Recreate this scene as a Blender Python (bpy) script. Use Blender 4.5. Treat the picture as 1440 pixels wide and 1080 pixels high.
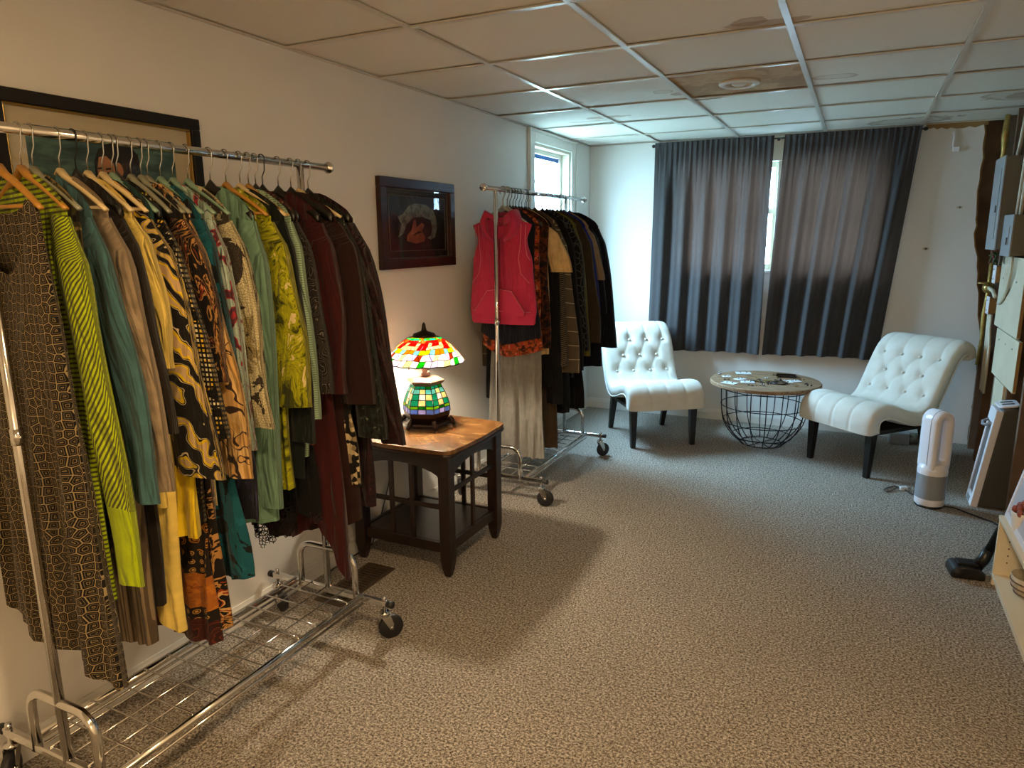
import bpy, bmesh, math, random
from mathutils import Vector, Matrix, noise as mnoise
random.seed(7)
PI = math.pi
S = bpy.context.scene
COL = S.collection
for o in list(bpy.data.objects): bpy.data.objects.remove(o)

# ------------------------------------------------------------------ camera
D = 5.826          # back wall y
H = 2.229          # ceiling height
XR = 2.985          # right wall sheathing x
YF = -2.6          # wall behind the camera
f_px, yaw, pitch, roll = 986.91, -0.453677, -0.205731, -0.009257
cy, sy, cp, sp, cr, sr = math.cos(yaw), math.sin(yaw), math.cos(pitch), math.sin(pitch), math.cos(roll), math.sin(roll)
fw = Vector((sy*cp, cy*cp, sp)); rt = Vector((cy, -sy, 0)); up = rt.cross(fw)
rt, up = cr*rt + sr*up, -sr*rt + cr*up
cam_d = bpy.data.cameras.new('camera'); cam = bpy.data.objects.new('camera', cam_d); COL.objects.link(cam)
cam_d.sensor_width = 36; cam_d.lens = f_px/1440*36; cam_d.clip_start = .02
cam.matrix_world = Matrix(((rt.x, up.x, -fw.x, 2.0905), (rt.y, up.y, -fw.y, 0), (rt.z, up.z, -fw.z, 1.4943), (0, 0, 0, 1)))
S.camera = cam
# ------------------------------------------------------------------ light
S.view_settings.view_transform = 'Standard'; S.view_settings.look = 'None'
S.view_settings.gamma = 1; S.view_settings.use_curve_mapping = False
S.view_settings.exposure = 0.30
wd = bpy.data.worlds.new('sky'); S.world = wd; wd.use_nodes = True
wt = wd.node_tree; wbg = wt.nodes['Background']; wbg.inputs[0].default_value = (.46, .74, 1.0, 1)
def wnode(op, a, b):      # even overcast sky, three times brighter overhead than at the horizon
    n = wt.nodes.new('ShaderNodeMath'); n.operation = op
    for i, v in enumerate((a, b)):
        if isinstance(v, (int, float)): n.inputs[i].default_value = v
        else: wt.links.new(v, n.inputs[i])
    return n.outputs[0]
wsep = wt.nodes.new('ShaderNodeSeparateXYZ'); wt.links.new(wt.nodes.new('ShaderNodeTexCoord').outputs['Generated'], wsep.inputs[0])
wt.links.new(wnode('MULTIPLY', wnode('ADD', wnode('MULTIPLY', wnode('MAXIMUM', wsep.outputs[2], 0), 2), 1), 29), wbg.inputs[1])
def lamp(name, kind, loc, energy, color, **kw):
    l = bpy.data.lights.new(name, kind); l.energy = energy; l.color = color
    o = bpy.data.objects.new(name, l); COL.objects.link(o); o.location = loc
    for k, v in kw.items():
        if k == 'rot': o.rotation_euler = v
        elif k == 'portal': l.cycles.is_portal = True
        else: setattr(l, k, v)
    return o
WARM = (1, .67, .35)
lamp('ceiling_light', 'AREA', (1.9, .72, 2.215), 27, WARM, shape='DISK', size=.2)
lamp('ceiling_light', 'AREA', (1.9, -1.1, 2.215), 22, WARM, shape='DISK', size=.2)
lamp('warm_uplight_fill', 'POINT', (2.3, -1.6, 1.25), 22, WARM, shadow_soft_size=.16)  # added unseen fill behind the camera, lifts ceiling and walls
LX, LY, LZ = .262, 2.80, .60
lamp('lamp_bulb', 'POINT', (LX, LY, LZ+.41), 52, (1, .84, .62), shadow_soft_size=.03)
lamp('lamp_night_bulb', 'POINT', (LX, LY, LZ+.12), .7, (1, .9, .7), shadow_soft_size=.02)
lamp('window_portal', 'AREA', (-.13, 5.005, 1.57), 1, (1, 1, 1), rot=(0, -PI/2, 0), shape='RECTANGLE', size=1.14, size_y=.71, portal=True)
lamp('window_portal', 'AREA', (1.50, D+.13, 1.635), 1, (1, 1, 1), rot=(-PI/2, 0, 0), shape='RECTANGLE', size=1.4, size_y=.81, portal=True)

# ------------------------------------------------------------------ materials
def lin(h):
    h = h.lstrip('#'); c = [int(h[i:i+2], 16)/255 for i in (0, 2, 4)]
    return tuple(x/12.92 if x <= .04045 else ((x+.055)/1.055)**2.4 for x in c) + (1,)
class NT:
    def __init__(s, name):
        s.m = bpy.data.materials.new(name); s.m.use_nodes = True; s.t = s.m.node_tree; s.n = s.t.nodes
        s.b = s.n['Principled BSDF']; s.out = s.n['Material Output']
    def new(s, kind, **kw):
        n = s.n.new('ShaderNode'+kind)
        for k, v in kw.items(): setattr(n, k, v)
        return n
    def put(s, sock, v):
        if isinstance(v, bpy.types.NodeSocket): s.t.links.new(v, sock)
        elif v is not None: sock.default_value = v
    def math(s, op, a, b=None, c=None):
        n = s.new('Math', operation=op); s.put(n.inputs[0], a); s.put(n.inputs[1], b); s.put(n.inputs[2], c); return n.outputs[0]
    def mix(s, f, a, b, mode='MIX'):
        n = s.new('Mix', data_type='RGBA', blend_type=mode); s.put(n.inputs[0], f); s.put(n.inputs[6], a); s.put(n.inputs[7], b); return n.outputs[2]
    def ramp(s, f, stops, const=False):
        n = s.new('ValToRGB'); r = n.color_ramp; r.interpolation = 'CONSTANT' if const else 'LINEAR'
        while len(r.elements) < len(stops): r.elements.new(.5)
        for e, (p, c) in zip(r.elements, stops): e.position = p; e.color = lin(c) if isinstance(c, str) else c
        s.put(n.inputs[0], f); return n.outputs[0]
    def noise(s, vec, scale, detail=3, rough=.55, dist=0):
        n = s.new('TexNoise'); s.put(n.inputs['Vector'], vec); n.inputs['Scale'].default_value = scale
        n.inputs['Detail'].default_value = detail; n.inputs['Roughness'].default_value = rough; n.inputs['Distortion'].default_value = dist
        return n.outputs['Fac']
    def bump(s, h, strength, dist=.01):
        n = s.new('Bump'); n.inputs['Strength'].default_value = strength; n.inputs['Distance'].default_value = dist
        s.put(n.inputs['Height'], h); s.t.links.new(n.outputs[0], s.b.inputs['Normal'])
    def base(s, c): s.put(s.b.inputs['Base Color'], lin(c) if isinstance(c, str) else c)
    def set(s, **kw):
        for k, v in kw.items(): s.b.inputs[k.replace('_', ' ')].default_value = v
    def obj(s): return s.new('TexCoord').outputs['Object']
    def uv(s): return s.new('TexCoord').outputs['UV']
    def pos(s): return s.new('NewGeometry').outputs['Position']
    def mapping(s, v, scale=(1, 1, 1), rot=(0, 0, 0)):
        n = s.new('Mapping'); s.put(n.inputs['Vector'], v); n.inputs['Scale'].default_value = scale; n.inputs['Rotation'].default_value = rot
        return n.outputs[0]
def plain(name, col, rough=.6, metal=0, bump=0, bscale=60, var=0, vscale=8):
    t = NT(name); o = t.obj()
    if var:
        n = t.noise(o, vscale, 4); c = lin(col); lo = tuple(x*(1-var) for x in c[:3])+(1,); hi = tuple(min(1, x*(1+var)) for x in c[:3])+(1,)
        t.base(t.ramp(n, [(.25, lo), (.75, hi)]))
    else: t.base(col)
    t.set(Roughness=rough, Metallic=metal)
    if bump: t.bump(t.noise(o, bscale, 3), bump, .004)
    return t.m
M = {}
M['wall'] = plain('wall_paint', '#e0ddd7', .75, bump=.08, bscale=120, var=.03, vscale=2)
M['trim'] = plain('white_trim', '#dcdad2', .4, var=.03)
M['cream'] = plain('cream_frame', '#d9d3bd', .4, var=.04)
M['chrome'] = plain('chrome', '#d8d6d2', .12, 1, var=.04, vscale=30)
M['steel'] = plain('steel_hook', '#b9b7b0', .25, 1, var=.05)
M['rubber'] = plain('black_rubber', '#17171a', .55, bump=.1)
M['blackplastic'] = plain('black_plastic', '#15130f', .35, var=.1)
M['blackmetal'] = plain('black_metal', '#141416', .45, .3, var=.1)
M['blackwood'] = plain('black_wood', '#16130f', .35, var=.3, vscale=14)
M['whiteplastic'] = plain('white_plastic', '#e9e8ee', .28, var=.02)
M['greyplastic'] = plain('grey_plastic', '#8d9196', .35, var=.08, vscale=120)
M['darkgrey'] = plain('dark_grey_plastic', '#4a4a46', .5, var=.05)
M['orangehanger'] = plain('honey_wood_hanger', '#b4802f', .4, var=.2, vscale=25)
M['palehanger'] = plain('pale_wood_hanger', '#d8c08c', .45, var=.15, vscale=25)
M['greenhanger'] = plain('sage_plastic_hanger', '#7f9c84', .35, var=.05)
M['clearhanger'] = plain('smoky_plastic_hanger', '#8a8a74', .2, var=.1)
M['greyhanger'] = plain('pale_grey_hanger', '#9fa399', .4, var=.05)
M['gold'] = plain('gold_foil', '#b09552', .35, .6, bump=.6, bscale=40, var=.3, vscale=30)
M['brass'] = plain('brass', '#b8a060', .3, .9, var=.1)
M['stud'] = plain('bare_stud_wood', '#6b5440', .8, bump=.2, var=.35, vscale=9)
M['sheath'] = plain('brown_sheathing', '#665240', .9, bump=.3, var=.5, vscale=6)
M['drywall'] = plain('cream_board', '#c9bda2', .85, bump=.1, var=.08, vscale=5)
M['cardboard'] = plain('board_edge', '#9a7a4c', .85, var=.15)
M['panelgrey'] = plain('electrical_panel_grey', '#6a6658', .5, .1, var=.05)
M['paneldoor'] = plain('panel_door', '#969a9c', .4, .1, var=.04)
M['shelfwood'] = plain('ivory_laminate', '#e6d8ba', .4, var=.04, vscale=5)
M['cable'] = plain('cream_cable', '#c8c0a8', .5, var=.05)
M['blackcable'] = plain('black_cable', '#101010', .5, var=.05)
def _tile():
    t = NT('ceiling_tile'); p = t.pos(); sx = t.new('SeparateXYZ'); t.put(sx.inputs[0], p)
    n = t.noise(p, 9, 5, .6); nb = t.noise(p, 420, 2)
    col = t.ramp(nb, [(.3, '#d8d3c8'), (.7, '#e2ded4')])
    stains = [(1.72, 2.84, .15, .045, .5, 0), (1.68, 2.80, .07, .06, .55, 0), (1.10, 3.88, .055, .05, .5, 1), (1.16, 3.97, .05, .05, .55, 0), (1.92, 3.92, .11, .06, .55, 1),
              (1.27, 4.15, .13, .07, .85, 0), (.58, 4.50, .15, .05, .6, 0), (.42, 4.60, .2, .03, .4, 0), (2.34, 5.62, .28, .16, .65, 1), (2.80, 4.90, .17, .19, .6, 1), (2.83, 4.92, .09, .1, .5, 0),
              (.35, 5.78, .45, .035, .5, 0), (2.0, 5.80, .3, .02, .5, 0)]
    for (x, y, rx, ry, a, ring) in stains:
        dx = t.math('DIVIDE', t.math('SUBTRACT', sx.outputs[0], x), rx); dy = t.math('DIVIDE', t.math('SUBTRACT', sx.outputs[1], y), ry)
        d = t.math('ADD', t.math('SQRT', t.math('ADD', t.math('MULTIPLY', dx, dx), t.math('MULTIPLY', dy, dy))), t.math('MULTIPLY', t.math('SUBTRACT', n, .5), 1.3))
        inner = .35*a if ring else a
        f = t.ramp(d, [(0, (inner*.8,)*3+(1,)), (.62, (inner,)*3+(1,)), (.86, (a,)*3+(1,)), (.97, (0, 0, 0, 1))])
        col = t.mix(f, col, lin('#8a6436'))
    t.base(col); t.set(Roughness=.85); t.bump(nb, .15, .002); return t.m
M['tile'] = _tile()
def _tile2():
    t = NT('stained_ceiling_tile'); p = t.pos(); n = t.noise(p, 3.2, 5, .6, .6); n2 = t.noise(p, 14, 5, .65)
    c = t.ramp(t.math('ADD', t.math('MULTIPLY', n, .75), t.math('MULTIPLY', n2, .25)), [(.34, '#8a6642'), (.46, '#a07a50'), (.50, '#b8966c'), (.56, '#b08c60'), (.66, '#9c764c')])
    t.base(c); t.set(Roughness=.85); t.bump(n2, .1, .003); return t.m
M['tile_stained'] = _tile2()
M['tee'] = plain('ceiling_grid', '#cdc8bd', .32, .15, var=.03)
def _carpet():
    t = NT('carpet'); p = t.obj()
    n1 = t.noise(p, 125, 4, .8, .25); n2 = t.noise(p, 380, 2, .6); n3 = t.noise(p, 2.2, 3)
    m = t.math('ADD', t.math('MULTIPLY', n1, .72), t.math('MULTIPLY', n2, .28))
    c = t.ramp(m, [(.40, '#3c342c'), (.46, '#7c7266'), (.52, '#b3aa9d'), (.58, '#ece6dc')])
    c = t.mix(t.math('MULTIPLY', t.math('SUBTRACT', n3, .3), .35), c, lin('#6d6152'))
    t.base(c); t.set(Roughness=.95); t.b.inputs['Specular IOR Level'].default_value = .1; t.bump(m, .9, .012); return t.m
M['carpet'] = _carpet()
def _wood(name, a, b, c, scale=(2, 14, 14), rough=.35):
    t = NT(name); o = t.mapping(t.obj(), scale); n = t.noise(o, 2.5, 6, .6, 1.2)
    t.base(t.ramp(n, [(.3, a), (.5, b), (.7, c)])); t.set(Roughness=rough); t.bump(n, .08, .003); return t.m
M['tabletop'] = _wood('worn_brown_tabletop', '#422a16', '#644424', '#806038', (3, 5, 5), .25)
M['tablewood'] = _wood('dark_espresso_wood', '#130b07', '#1e120c', '#291811', (14, 14, 2), .35)
M['mango'] = _wood('rough_brown_wood', '#5c4630', '#8a6c4e', '#ae9070', (3, 16, 16), .6)
M['mahogany'] = _wood('mahogany_frame', '#1e0e0a', '#30150f', '#401e14', (6, 6, 6), .3)
def _curtain():
    t = NT('charcoal_curtain'); o = t.obj(); n = t.noise(t.mapping(o, (40, 40, 3)), 8, 3)
    t.base(t.ramp(n, [(.3, '#2e2c2d'), (.7, '#383637')])); t.set(Roughness=.85); t.b.inputs['Sheen Weight'].default_value = .15
    tr = t.new('BsdfTranslucent'); tr.inputs[0].default_value = lin('#6e5042')
    mx = t.new('MixShader'); mx.inputs[0].default_value = .055
    t.t.links.new(t.b.outputs[0], mx.inputs[1]); t.t.links.new(tr.outputs[0], mx.inputs[2]); t.t.links.new(mx.outputs[0], t.out.inputs[0]); return t.m
M['curtain'] = _curtain()
def glassmat(name, tint=(1, 1, 1, 1), refl=.06):
    t = NT(name); tr = t.new('BsdfTransparent'); tr.inputs[0].default_value = tint
    gl = t.new('BsdfGlossy'); gl.inputs['Roughness'].default_value = .02
    mx = t.new('MixShader'); mx.inputs[0].default_value = refl
    t.t.links.new(tr.outputs[0], mx.inputs[1]); t.t.links.new(gl.outputs[0], mx.inputs[2]); t.t.links.new(mx.outputs[0], t.out.inputs[0]); return t.m
M['glass'] = glassmat('window_glass', (.93, .97, .98, 1))
M['picglass'] = glassmat('picture_glass', (.97, .97, .97, 1), .05)
def tiff(name, col, tr=.75):
    t = NT(name); t.base(col); t.set(Roughness=.25)
    b = t.new('BsdfTranslucent'); n = t.noise(t.obj(), 40, 3); c = lin(col)
    t.put(b.inputs[0], t.ramp(n, [(.3, tuple(x*.75 for x in c[:3])+(1,)), (.7, tuple(min(1, x*1.15) for x in c[:3])+(1,))]))
    mx = t.new('MixShader'); mx.inputs[0].default_value = tr
    t.t.links.new(t.b.outputs[0], mx.inputs[1]); t.t.links.new(b.outputs[0], mx.inputs[2]); t.t.links.new(mx.outputs[0], t.out.inputs[0]); return t.m
def fab(name, col, rough=.9, var=.12, weave=.25, sheen=.12):
    t = NT(name); u = t.uv(); n = t.noise(u, 25, 3); c = lin(col)
    t.base(t.ramp(n, [(.3, tuple(x*(1-var) for x in c[:3])+(1,)), (.7, tuple(min(1, x*(1+var)) for x in c[:3])+(1,))]))
    t.set(Roughness=rough); t.b.inputs['Sheen Weight'].default_value = sheen; t.b.inputs['Specular IOR Level'].default_value = .2
    wr_ = t.noise(t.mapping(t.uv(), (26, 5, 1)), 1, 2, .5, .6)
    t.bump(t.math('ADD', t.math('MULTIPLY', wr_, 9), t.math('MULTIPLY', t.noise(u, 500, 2), weave)), .8, .0035); return t.m
def _chair():
    t = NT('cream_chair_linen'); o = t.obj()
    t.base(t.ramp(t.noise(o, 12, 3), [(.3, '#cac6b9'), (.7, '#d5d1c6')])); t.set(Roughness=.8); t.b.inputs['Sheen Weight'].default_value = .1
    t.bump(t.noise(o, 600, 2), .12, .002); return t.m
M['linen'] = _chair()
def pat(name, src, stops, scale=20, rot=0, stretch=(1, 1, 1), const=True, warp=0, rough=.85, rnd=1.0, second=None):
    """printed cloth on metre UVs"""
    t = NT(name); u = t.mapping(t.uv(), stretch, (0, 0, rot))
    if warp:
        nv = t.new('TexNoise'); t.put(nv.inputs['Vector'], u); nv.inputs['Scale'].default_value = 9
        a = t.new('VectorMath', operation='SCALE'); t.put(a.inputs[0], nv.outputs['Color']); a.inputs['Scale'].default_value = warp
        b = t.new('VectorMath', operation='ADD'); t.put(b.inputs[0], u); t.put(b.inputs[1], a.outputs[0]); u = b.outputs[0]
    def source(src, scale):
        if src == 'wave':
            w = t.new('TexWave', wave_type='BANDS', bands_direction='X'); t.put(w.inputs['Vector'], u); w.inputs['Scale'].default_value = scale; w.inputs['Distortion'].default_value = 0
            return w.outputs['Fac']
        if src == 'rings':
            w = t.new('TexWave', wave_type='RINGS'); t.put(w.inputs['Vector'], u); w.inputs['Scale'].default_value = scale; w.inputs['Distortion'].default_value = 6; w.inputs['Detail'].default_value = 2
            return w.outputs['Fac']
        if src == 'noise': return t.noise(u, scale, 4, .6, .8)
        if src == 'magic':
            w = t.new('TexMagic', turbulence_depth=3); t.put(w.inputs['Vector'], u); w.inputs['Scale'].default_value = scale; return w.outputs['Fac']
        v = t.new('TexVoronoi', voronoi_dimensions='2D', feature={'edge': 'DISTANCE_TO_EDGE', 'cell': 'F1', 'vor': 'F1', 'sq': 'F1'}[src])
        if src == 'sq': v.distance = 'CHEBYCHEV'
        t.put(v.inputs['Vector'], u); v.inputs['Scale'].default_value = scale; v.inputs['Randomness'].default_value = rnd
        if src == 'cell':
            sp_ = t.new('SeparateColor'); t.put(sp_.inputs[0], v.outputs['Color']); return sp_.outputs[0]
        return v.outputs['Distance']
    c = t.ramp(source(src, scale), stops, const)
    if second:
        s2, sc2, st2, mode = second
        c2 = t.ramp(source(s2, sc2), st2, const); c = t.mix(1.0, c, c2, mode)
    t.base(c); t.set(Roughness=rough); t.b.inputs['Sheen Weight'].default_value = .1; t.b.inputs['Specular IOR Level'].default_value = .2
    wr_ = t.noise(t.mapping(t.uv(), (26, 5, 1)), 1, 2, .5, .6)
    t.bump(t.math('ADD', t.math('MULTIPLY', wr_, 9), t.math('MULTIPLY', t.noise(t.uv(), 450, 2), .2)), .8, .0035); return t.m

# ------------------------------------------------------------------ mesh helpers
class MB:
    def __init__(s): s.v = []; s.f = []; s.mi = []; s.sm = []; s.uv = None
    def add(s, vf, mi=0, smooth=False, mat=None):
        v, f = vf; k = len(s.v)
        s.v += [tuple(mat @ Vector(p)) if mat else tuple(p) for p in v]
        s.f += [tuple(i+k for i in q) for q in f]; s.mi += [mi]*len(f); s.sm += [smooth]*len(f); return s
    def build(s, name, mats, parent=None, bevel=0, loc=None):
        me = bpy.data.meshes.new(name); me.from_pydata(s.v, [], s.f)
        for m in (mats if isinstance(mats, (list, tuple)) else [mats]): me.materials.append(m)
        me.polygons.foreach_set('material_index', s.mi); me.polygons.foreach_set('use_smooth', s.sm)
        if s.uv:
            l = me.uv_layers.new(name='UVMap'); l.data.foreach_set('uv', [c for lp in me.loops for c in s.uv[lp.vertex_index]])
        me.update()
        o = bpy.data.objects.new(name, me); COL.objects.link(o)
        if parent: o.parent = parent
        if loc: o.location = loc
        if bevel:
            b = o.modifiers.new('bevel', 'BEVEL'); b.width = bevel; b.segments = 2; b.limit_method = 'ANGLE'; b.angle_limit = .6
        return o
def box(x0, x1, y0, y1, z0, z1):
    v = [(x, y, z) for x in (x0, x1) for y in (y0, y1) for z in (z0, z1)]
    return v, [(0, 1, 3, 2), (4, 6, 7, 5), (0, 4, 5, 1), (2, 3, 7, 6), (0, 2, 6, 4), (1, 5, 7, 3)]
def frame_axes(d):
    d = d.normalized(); a = Vector((0, 0, 1)) if abs(d.z) < .9 else Vector((1, 0, 0))
    x = a.cross(d).normalized(); return x, d.cross(x)
def tube(pts, r, n=8, closed=False, flat=1.0):
    P = [Vector(p) for p in pts]; L = len(P); V = []; F = []; px = None
    for i, p in enumerate(P):
        if closed: d = P[(i+1) % L]-P[i-1]
        else: d = P[min(i+1, L-1)]-P[max(i-1, 0)]
        if px is None: x, y = frame_axes(d)
        else:
            dn = d.normalized(); x = (px-dn*px.dot(dn)); x = x.normalized() if x.length > 1e-6 else frame_axes(d)[0]; y = dn.cross(x)
        px = x; rr = r[i] if isinstance(r, (list, tuple)) else r
        for k in range(n):
            a = 2*PI*k/n; V.append(p+x*math.cos(a)*rr+y*math.sin(a)*rr*flat)
    for i in range(L if closed else L-1):
        for k in range(n):
            a, b = i*n+k, i*n+(k+1) % n; c, d_ = ((i+1) % L)*n+(k+1) % n, ((i+1) % L)*n+k
            F.append((a, b, c, d_))
    if not closed: F.append(tuple(range(n-1, -1, -1))); F.append(tuple((L-1)*n+k for k in range(n)))
    return V, F
def lathe(prof, n=24, cx=0, cy=0, ph=0, cap=True):
    V = []; F = []
    for (r, z) in prof:
        for k in range(n): a = 2*PI*k/n+ph; V.append((cx+r*math.cos(a), cy+r*math.sin(a), z))
    for i in range(len(prof)-1):
        for k in range(n): F.append((i*n+k, i*n+(k+1) % n, (i+1)*n+(k+1) % n, (i+1)*n+k))
    if cap:
        F.append(tuple(range(n-1, -1, -1))); F.append(tuple((len(prof)-1)*n+k for k in range(n)))
    return V, F
def arc(c, r, a0, a1, n, u=(1, 0, 0), w=(0, 0, 1)):
    c, u, w = Vector(c), Vector(u), Vector(w)
    return [c+u*r*math.cos(a0+(a1-a0)*i/n)+w*r*math.sin(a0+(a1-a0)*i/n) for i in range(n+1)]
def cyl(p, q, r, n=12): return tube([p, q], r, n)
def ball(c, r, sx=1, sy=1, sz=1, n=10, m=7):
    pr_ = [(max(1e-4, r*math.sin(PI*i/m)), -r*math.cos(PI*i/m)) for i in range(m+1)]
    v, f = lathe(pr_, n); return [(c[0]+x*sx, c[1]+y*sy, c[2]+z*sz) for x, y, z in v], f
def prism(poly, a, b, axis='z'):
    n = len(poly); g = {'z': lambda p, t: (p[0], p[1], t), 'x': lambda p, t: (t, p[0], p[1]), 'y': lambda p, t: (p[0], t, p[1])}[axis]
    v = [g(p, a) for p in poly]+[g(p, b) for p in poly]
    return v, [tuple(range(n-1, -1, -1)), tuple(range(n, 2*n))]+[(i, (i+1) % n, n+(i+1) % n, n+i) for i in range(n)]
def empty(name, loc=(0, 0, 0), rz=0):
    o = bpy.data.objects.new(name, None); COL.objects.link(o); o.location = loc; o.rotation_euler = (0, 0, rz); o.empty_display_size = .05; return o
def tag(o, label, cat, group=None):
    o['label'] = label; o['category'] = cat
    if group: o['group'] = group
    return o
def thing(name, label, cat, loc=(0, 0, 0), rz=0, group=None): return tag(empty(name, loc, rz), label, cat, group)
def struct(o): o['kind'] = 'structure'; return o
def one(vf, name, mats, parent=None, smooth=False, bevel=0): return MB().add(vf, 0, smooth).build(name, mats, parent, bevel)
def copy_tree(o, parent=None):
    c = o.copy(); COL.objects.link(c); c.parent = parent
    for ch in list(o.children): copy_tree(ch, c)
    return c
def inst(src, name, parent, loc, rz=0):
    o = bpy.data.objects.new(name, src.data); COL.objects.link(o); o.parent = parent; o.location = loc; o.rotation_euler = (0, 0, rz)
    for md in src.modifiers:
        n = o.modifiers.new(md.name, md.type)
        if md.type == 'BEVEL': n.width = md.width; n.segments = md.segments; n.limit_method = md.limit_method; n.angle_limit = md.angle_limit
    return o

# ------------------------------------------------------------------ room shell
struct(one(box(-.12, XR+.12, YF-.12, D+.14, -.08, 0), 'floor', M['carpet']))
ceil = struct(one(box(-.12, XR+.12, YF-.12, D+.14, H+.06, H+.14), 'ceiling', M['wall']))
WY0, WY1, WZ0, WZ1 = 4.65, 5.36, 1.0, 2.14      # left window opening
wl = MB()
for b in [(YF, WY0, 0, H+.06), (WY1, D, 0, H+.06), (WY0, WY1, 0, WZ0), (WY0, WY1, WZ1, H+.06)]: wl.add(box(-.12, 0, b[0], b[1], b[2], b[3]))
struct(wl.build('wall_left', M['wall']))
BX0, BX1, BZ0, BZ1 = .80, 2.20, 1.23, 2.04      # back window opening
wb = MB()
for b in [(-.12, BX0, 0, H+.06), (BX1, 2.74, 0, H+.06), (BX0, BX1, 0, BZ0), (BX0, BX1, BZ1, H+.06)]: wb.add(box(b[0], b[1], D+(.0125 if b[0] == BX1 else 0), D+.12, b[2], b[3]))
wback = struct(wb.build('wall_back', M['wall']))
# torn edge of the plasterboard where the back wall stops, bare framing beyond
JX = lambda z: 2.925-.13*sstep(.55, 1.75, z)-.012*sstep(1.9, 2.2, z)
def sstep(a, b, x): x = max(0, min(1, (x-a)/(b-a))); return x*x*(3-2*x)
jag = [(JX(0), 0.0)]
z = 0.0
while z < H+.05:
    z = min(H+.06, z+random.uniform(.03, .09)); jag.append((JX(z)+random.uniform(-.010, .014), z))
one(prism(jag+[(2.745, H+.06), (2.745, 0)], D+.0126, D+.055, 'y'), 'torn_edge', M['cardboard'], wback)
one(prism([(BX1, 0)]+[(x-.012, z) for x, z in jag]+[(BX1, H+.06)], D, D+.0125, 'y'), 'plasterboard', M['wall'], wback)
one(box(2.77, XR+.12, D+.06, D+.12, 0, H+.06), 'bare_framing', M['sheath'], wback)
jag = [(2.44, H-.012)]; x = 2.44
while x < 2.79: x += random.uniform(.02, .05); jag.append((x, H-.012-random.uniform(.008, .03)))
one(prism(jag+[(2.80, H+.02), (2.44, H+.02)], D-.006, D+.02, 'y'), 'torn_paper', M['cardboard'], wback)
wr = struct(one(box(XR, XR+.1, YF, D+.12, 0, H+.06), 'wall_right', M['sheath']))
stud0 = None
for sy_ in (5.72, 5.42, 5.06, 4.66, 4.26, 3.86):
    if stud0 is None: stud0 = one(box(0, .088, -.019, .019, 0, H+.05), 'stud', M['stud'], wr, bevel=.002); stud0.location = (2.897, sy_, 0)
    else: inst(stud0, 'stud', wr, (2.897, sy_, 0))
struct(one(box(2.955, XR, YF, 3.0, 0, H+.06), 'wall_right_near', M['wall'])).name = 'wall_right'
struct(one(box(-.12, XR+.1, YF-.1, YF, 0, H+.06), 'wall_front', M['wall']))
# ceiling grid and tiles
GX = [.584+.6096*k for k in range(4)]; GY = [2.28+.6096*k for k in range(-8, 6)]
tee = lambda x0, x1, y0, y1: box(x0, x1, y0, y1, H-.002, H+.004)
for i, x in enumerate(GX):
    m = MB().add(tee(x-.012, x+.012, YF, D)); m.add(box(x-.002, x+.002, YF, D, H+.004, H+.04)); m.build('grid_tee', M['tee'], ceil)
ex = [0]+GX+[XR]; ey = [YF]+GY+[D]
for y in GY:
    for i in range(5): one(tee(ex[i]+.012, ex[i+1]-.012, y-.012, y+.012), 'grid_tee', M['tee'], ceil)
for a in ((0, .016, YF, D), (.016, XR, D-.016, D)): one(tee(*a), 'wall_angle', M['tee'], ceil)
hole = (1.49, 3.83)
for i in range(5):
    for j in range(len(ey)-1):
        x0, x1, y0, y1 = ex[i]+.004, ex[i+1]-.004, ey[j]+.004, ey[j+1]-.004
        st = (i == 2 and abs(ey[j]-3.499) < .02)
        dz = [random.uniform(-.001, .002) for _ in range(4)]; sag = random.uniform(0, .003)
        N = 4; V = []; F = []
        for a in range(N+1):
            for b in range(N+1):
                u, w = a/N, b/N
                zz = H+.007+dz[0]*(1-u)*(1-w)+dz[1]*u*(1-w)+dz[2]*(1-u)*w+dz[3]*u*w-sag*16*u*(1-u)*w*(1-w)*.25
                V.append((x0+(x1-x0)*u, y0+(y1-y0)*w, zz))
        for a in range(N):
            for b in range(N):
                k = a*(N+1)+b; F.append((k, k+1, k+N+2, k+N+1))
        k = len(V); V += [(x0, y0, H+.02), (x1, y0, H+.02), (x1, y1, H+.02), (x0, y1, H+.02)]; F.append((k, k+1, k+2, k+3))
        o = one((V, F), 'ceiling_tile', M['tile_stained'] if st else M['tile'], ceil)
        if st: o['label'] = 'ceiling tile stained all over in brown by a leak'
dl = thing('recessed_light', 'unlit round recessed ceiling light in the brown stained tile', 'ceiling light', (hole[0], hole[1], H))
one(lathe([(.098, -.002), (.1, .008), (.07, .006), (.066, -.004), (.082, -.010), (.098, -.002)], 32, cap=False), 'trim_ring', M['trim'], dl, True)
one(lathe([(.066, -.001), (.05, .004), (.001, .0055)], 24, cap=False), 'can', plain('can_interior', '#a88a62', .5), dl, True)
one(ball((.0, .0, .0), .036, 1, 1, .3, 16, 8), 'bulb', plain('frosted_bulb', '#d8d4c8', .4), dl, True)

def baseboard(name, prof_x, a, b, axis):
    # profile: height .085, with a stepped, curved cap
    P = [(0, 0), (.014, 0), (.014, .058), (.011, .064), (.011, .070), (.008, .076), (.005, .085), (0, .085)]
    if axis == 'y': return struct(one(prism(P, a, b, 'y'), name, M['trim']))
    return struct(one(prism([(D-p, z) for p, z in P], a, b, 'x'), name, M['trim']))
baseboard('baseboard_left', 0, YF, D, 'y'); baseboard('baseboard_back', 0, .014, 2.46, 'x')

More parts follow.
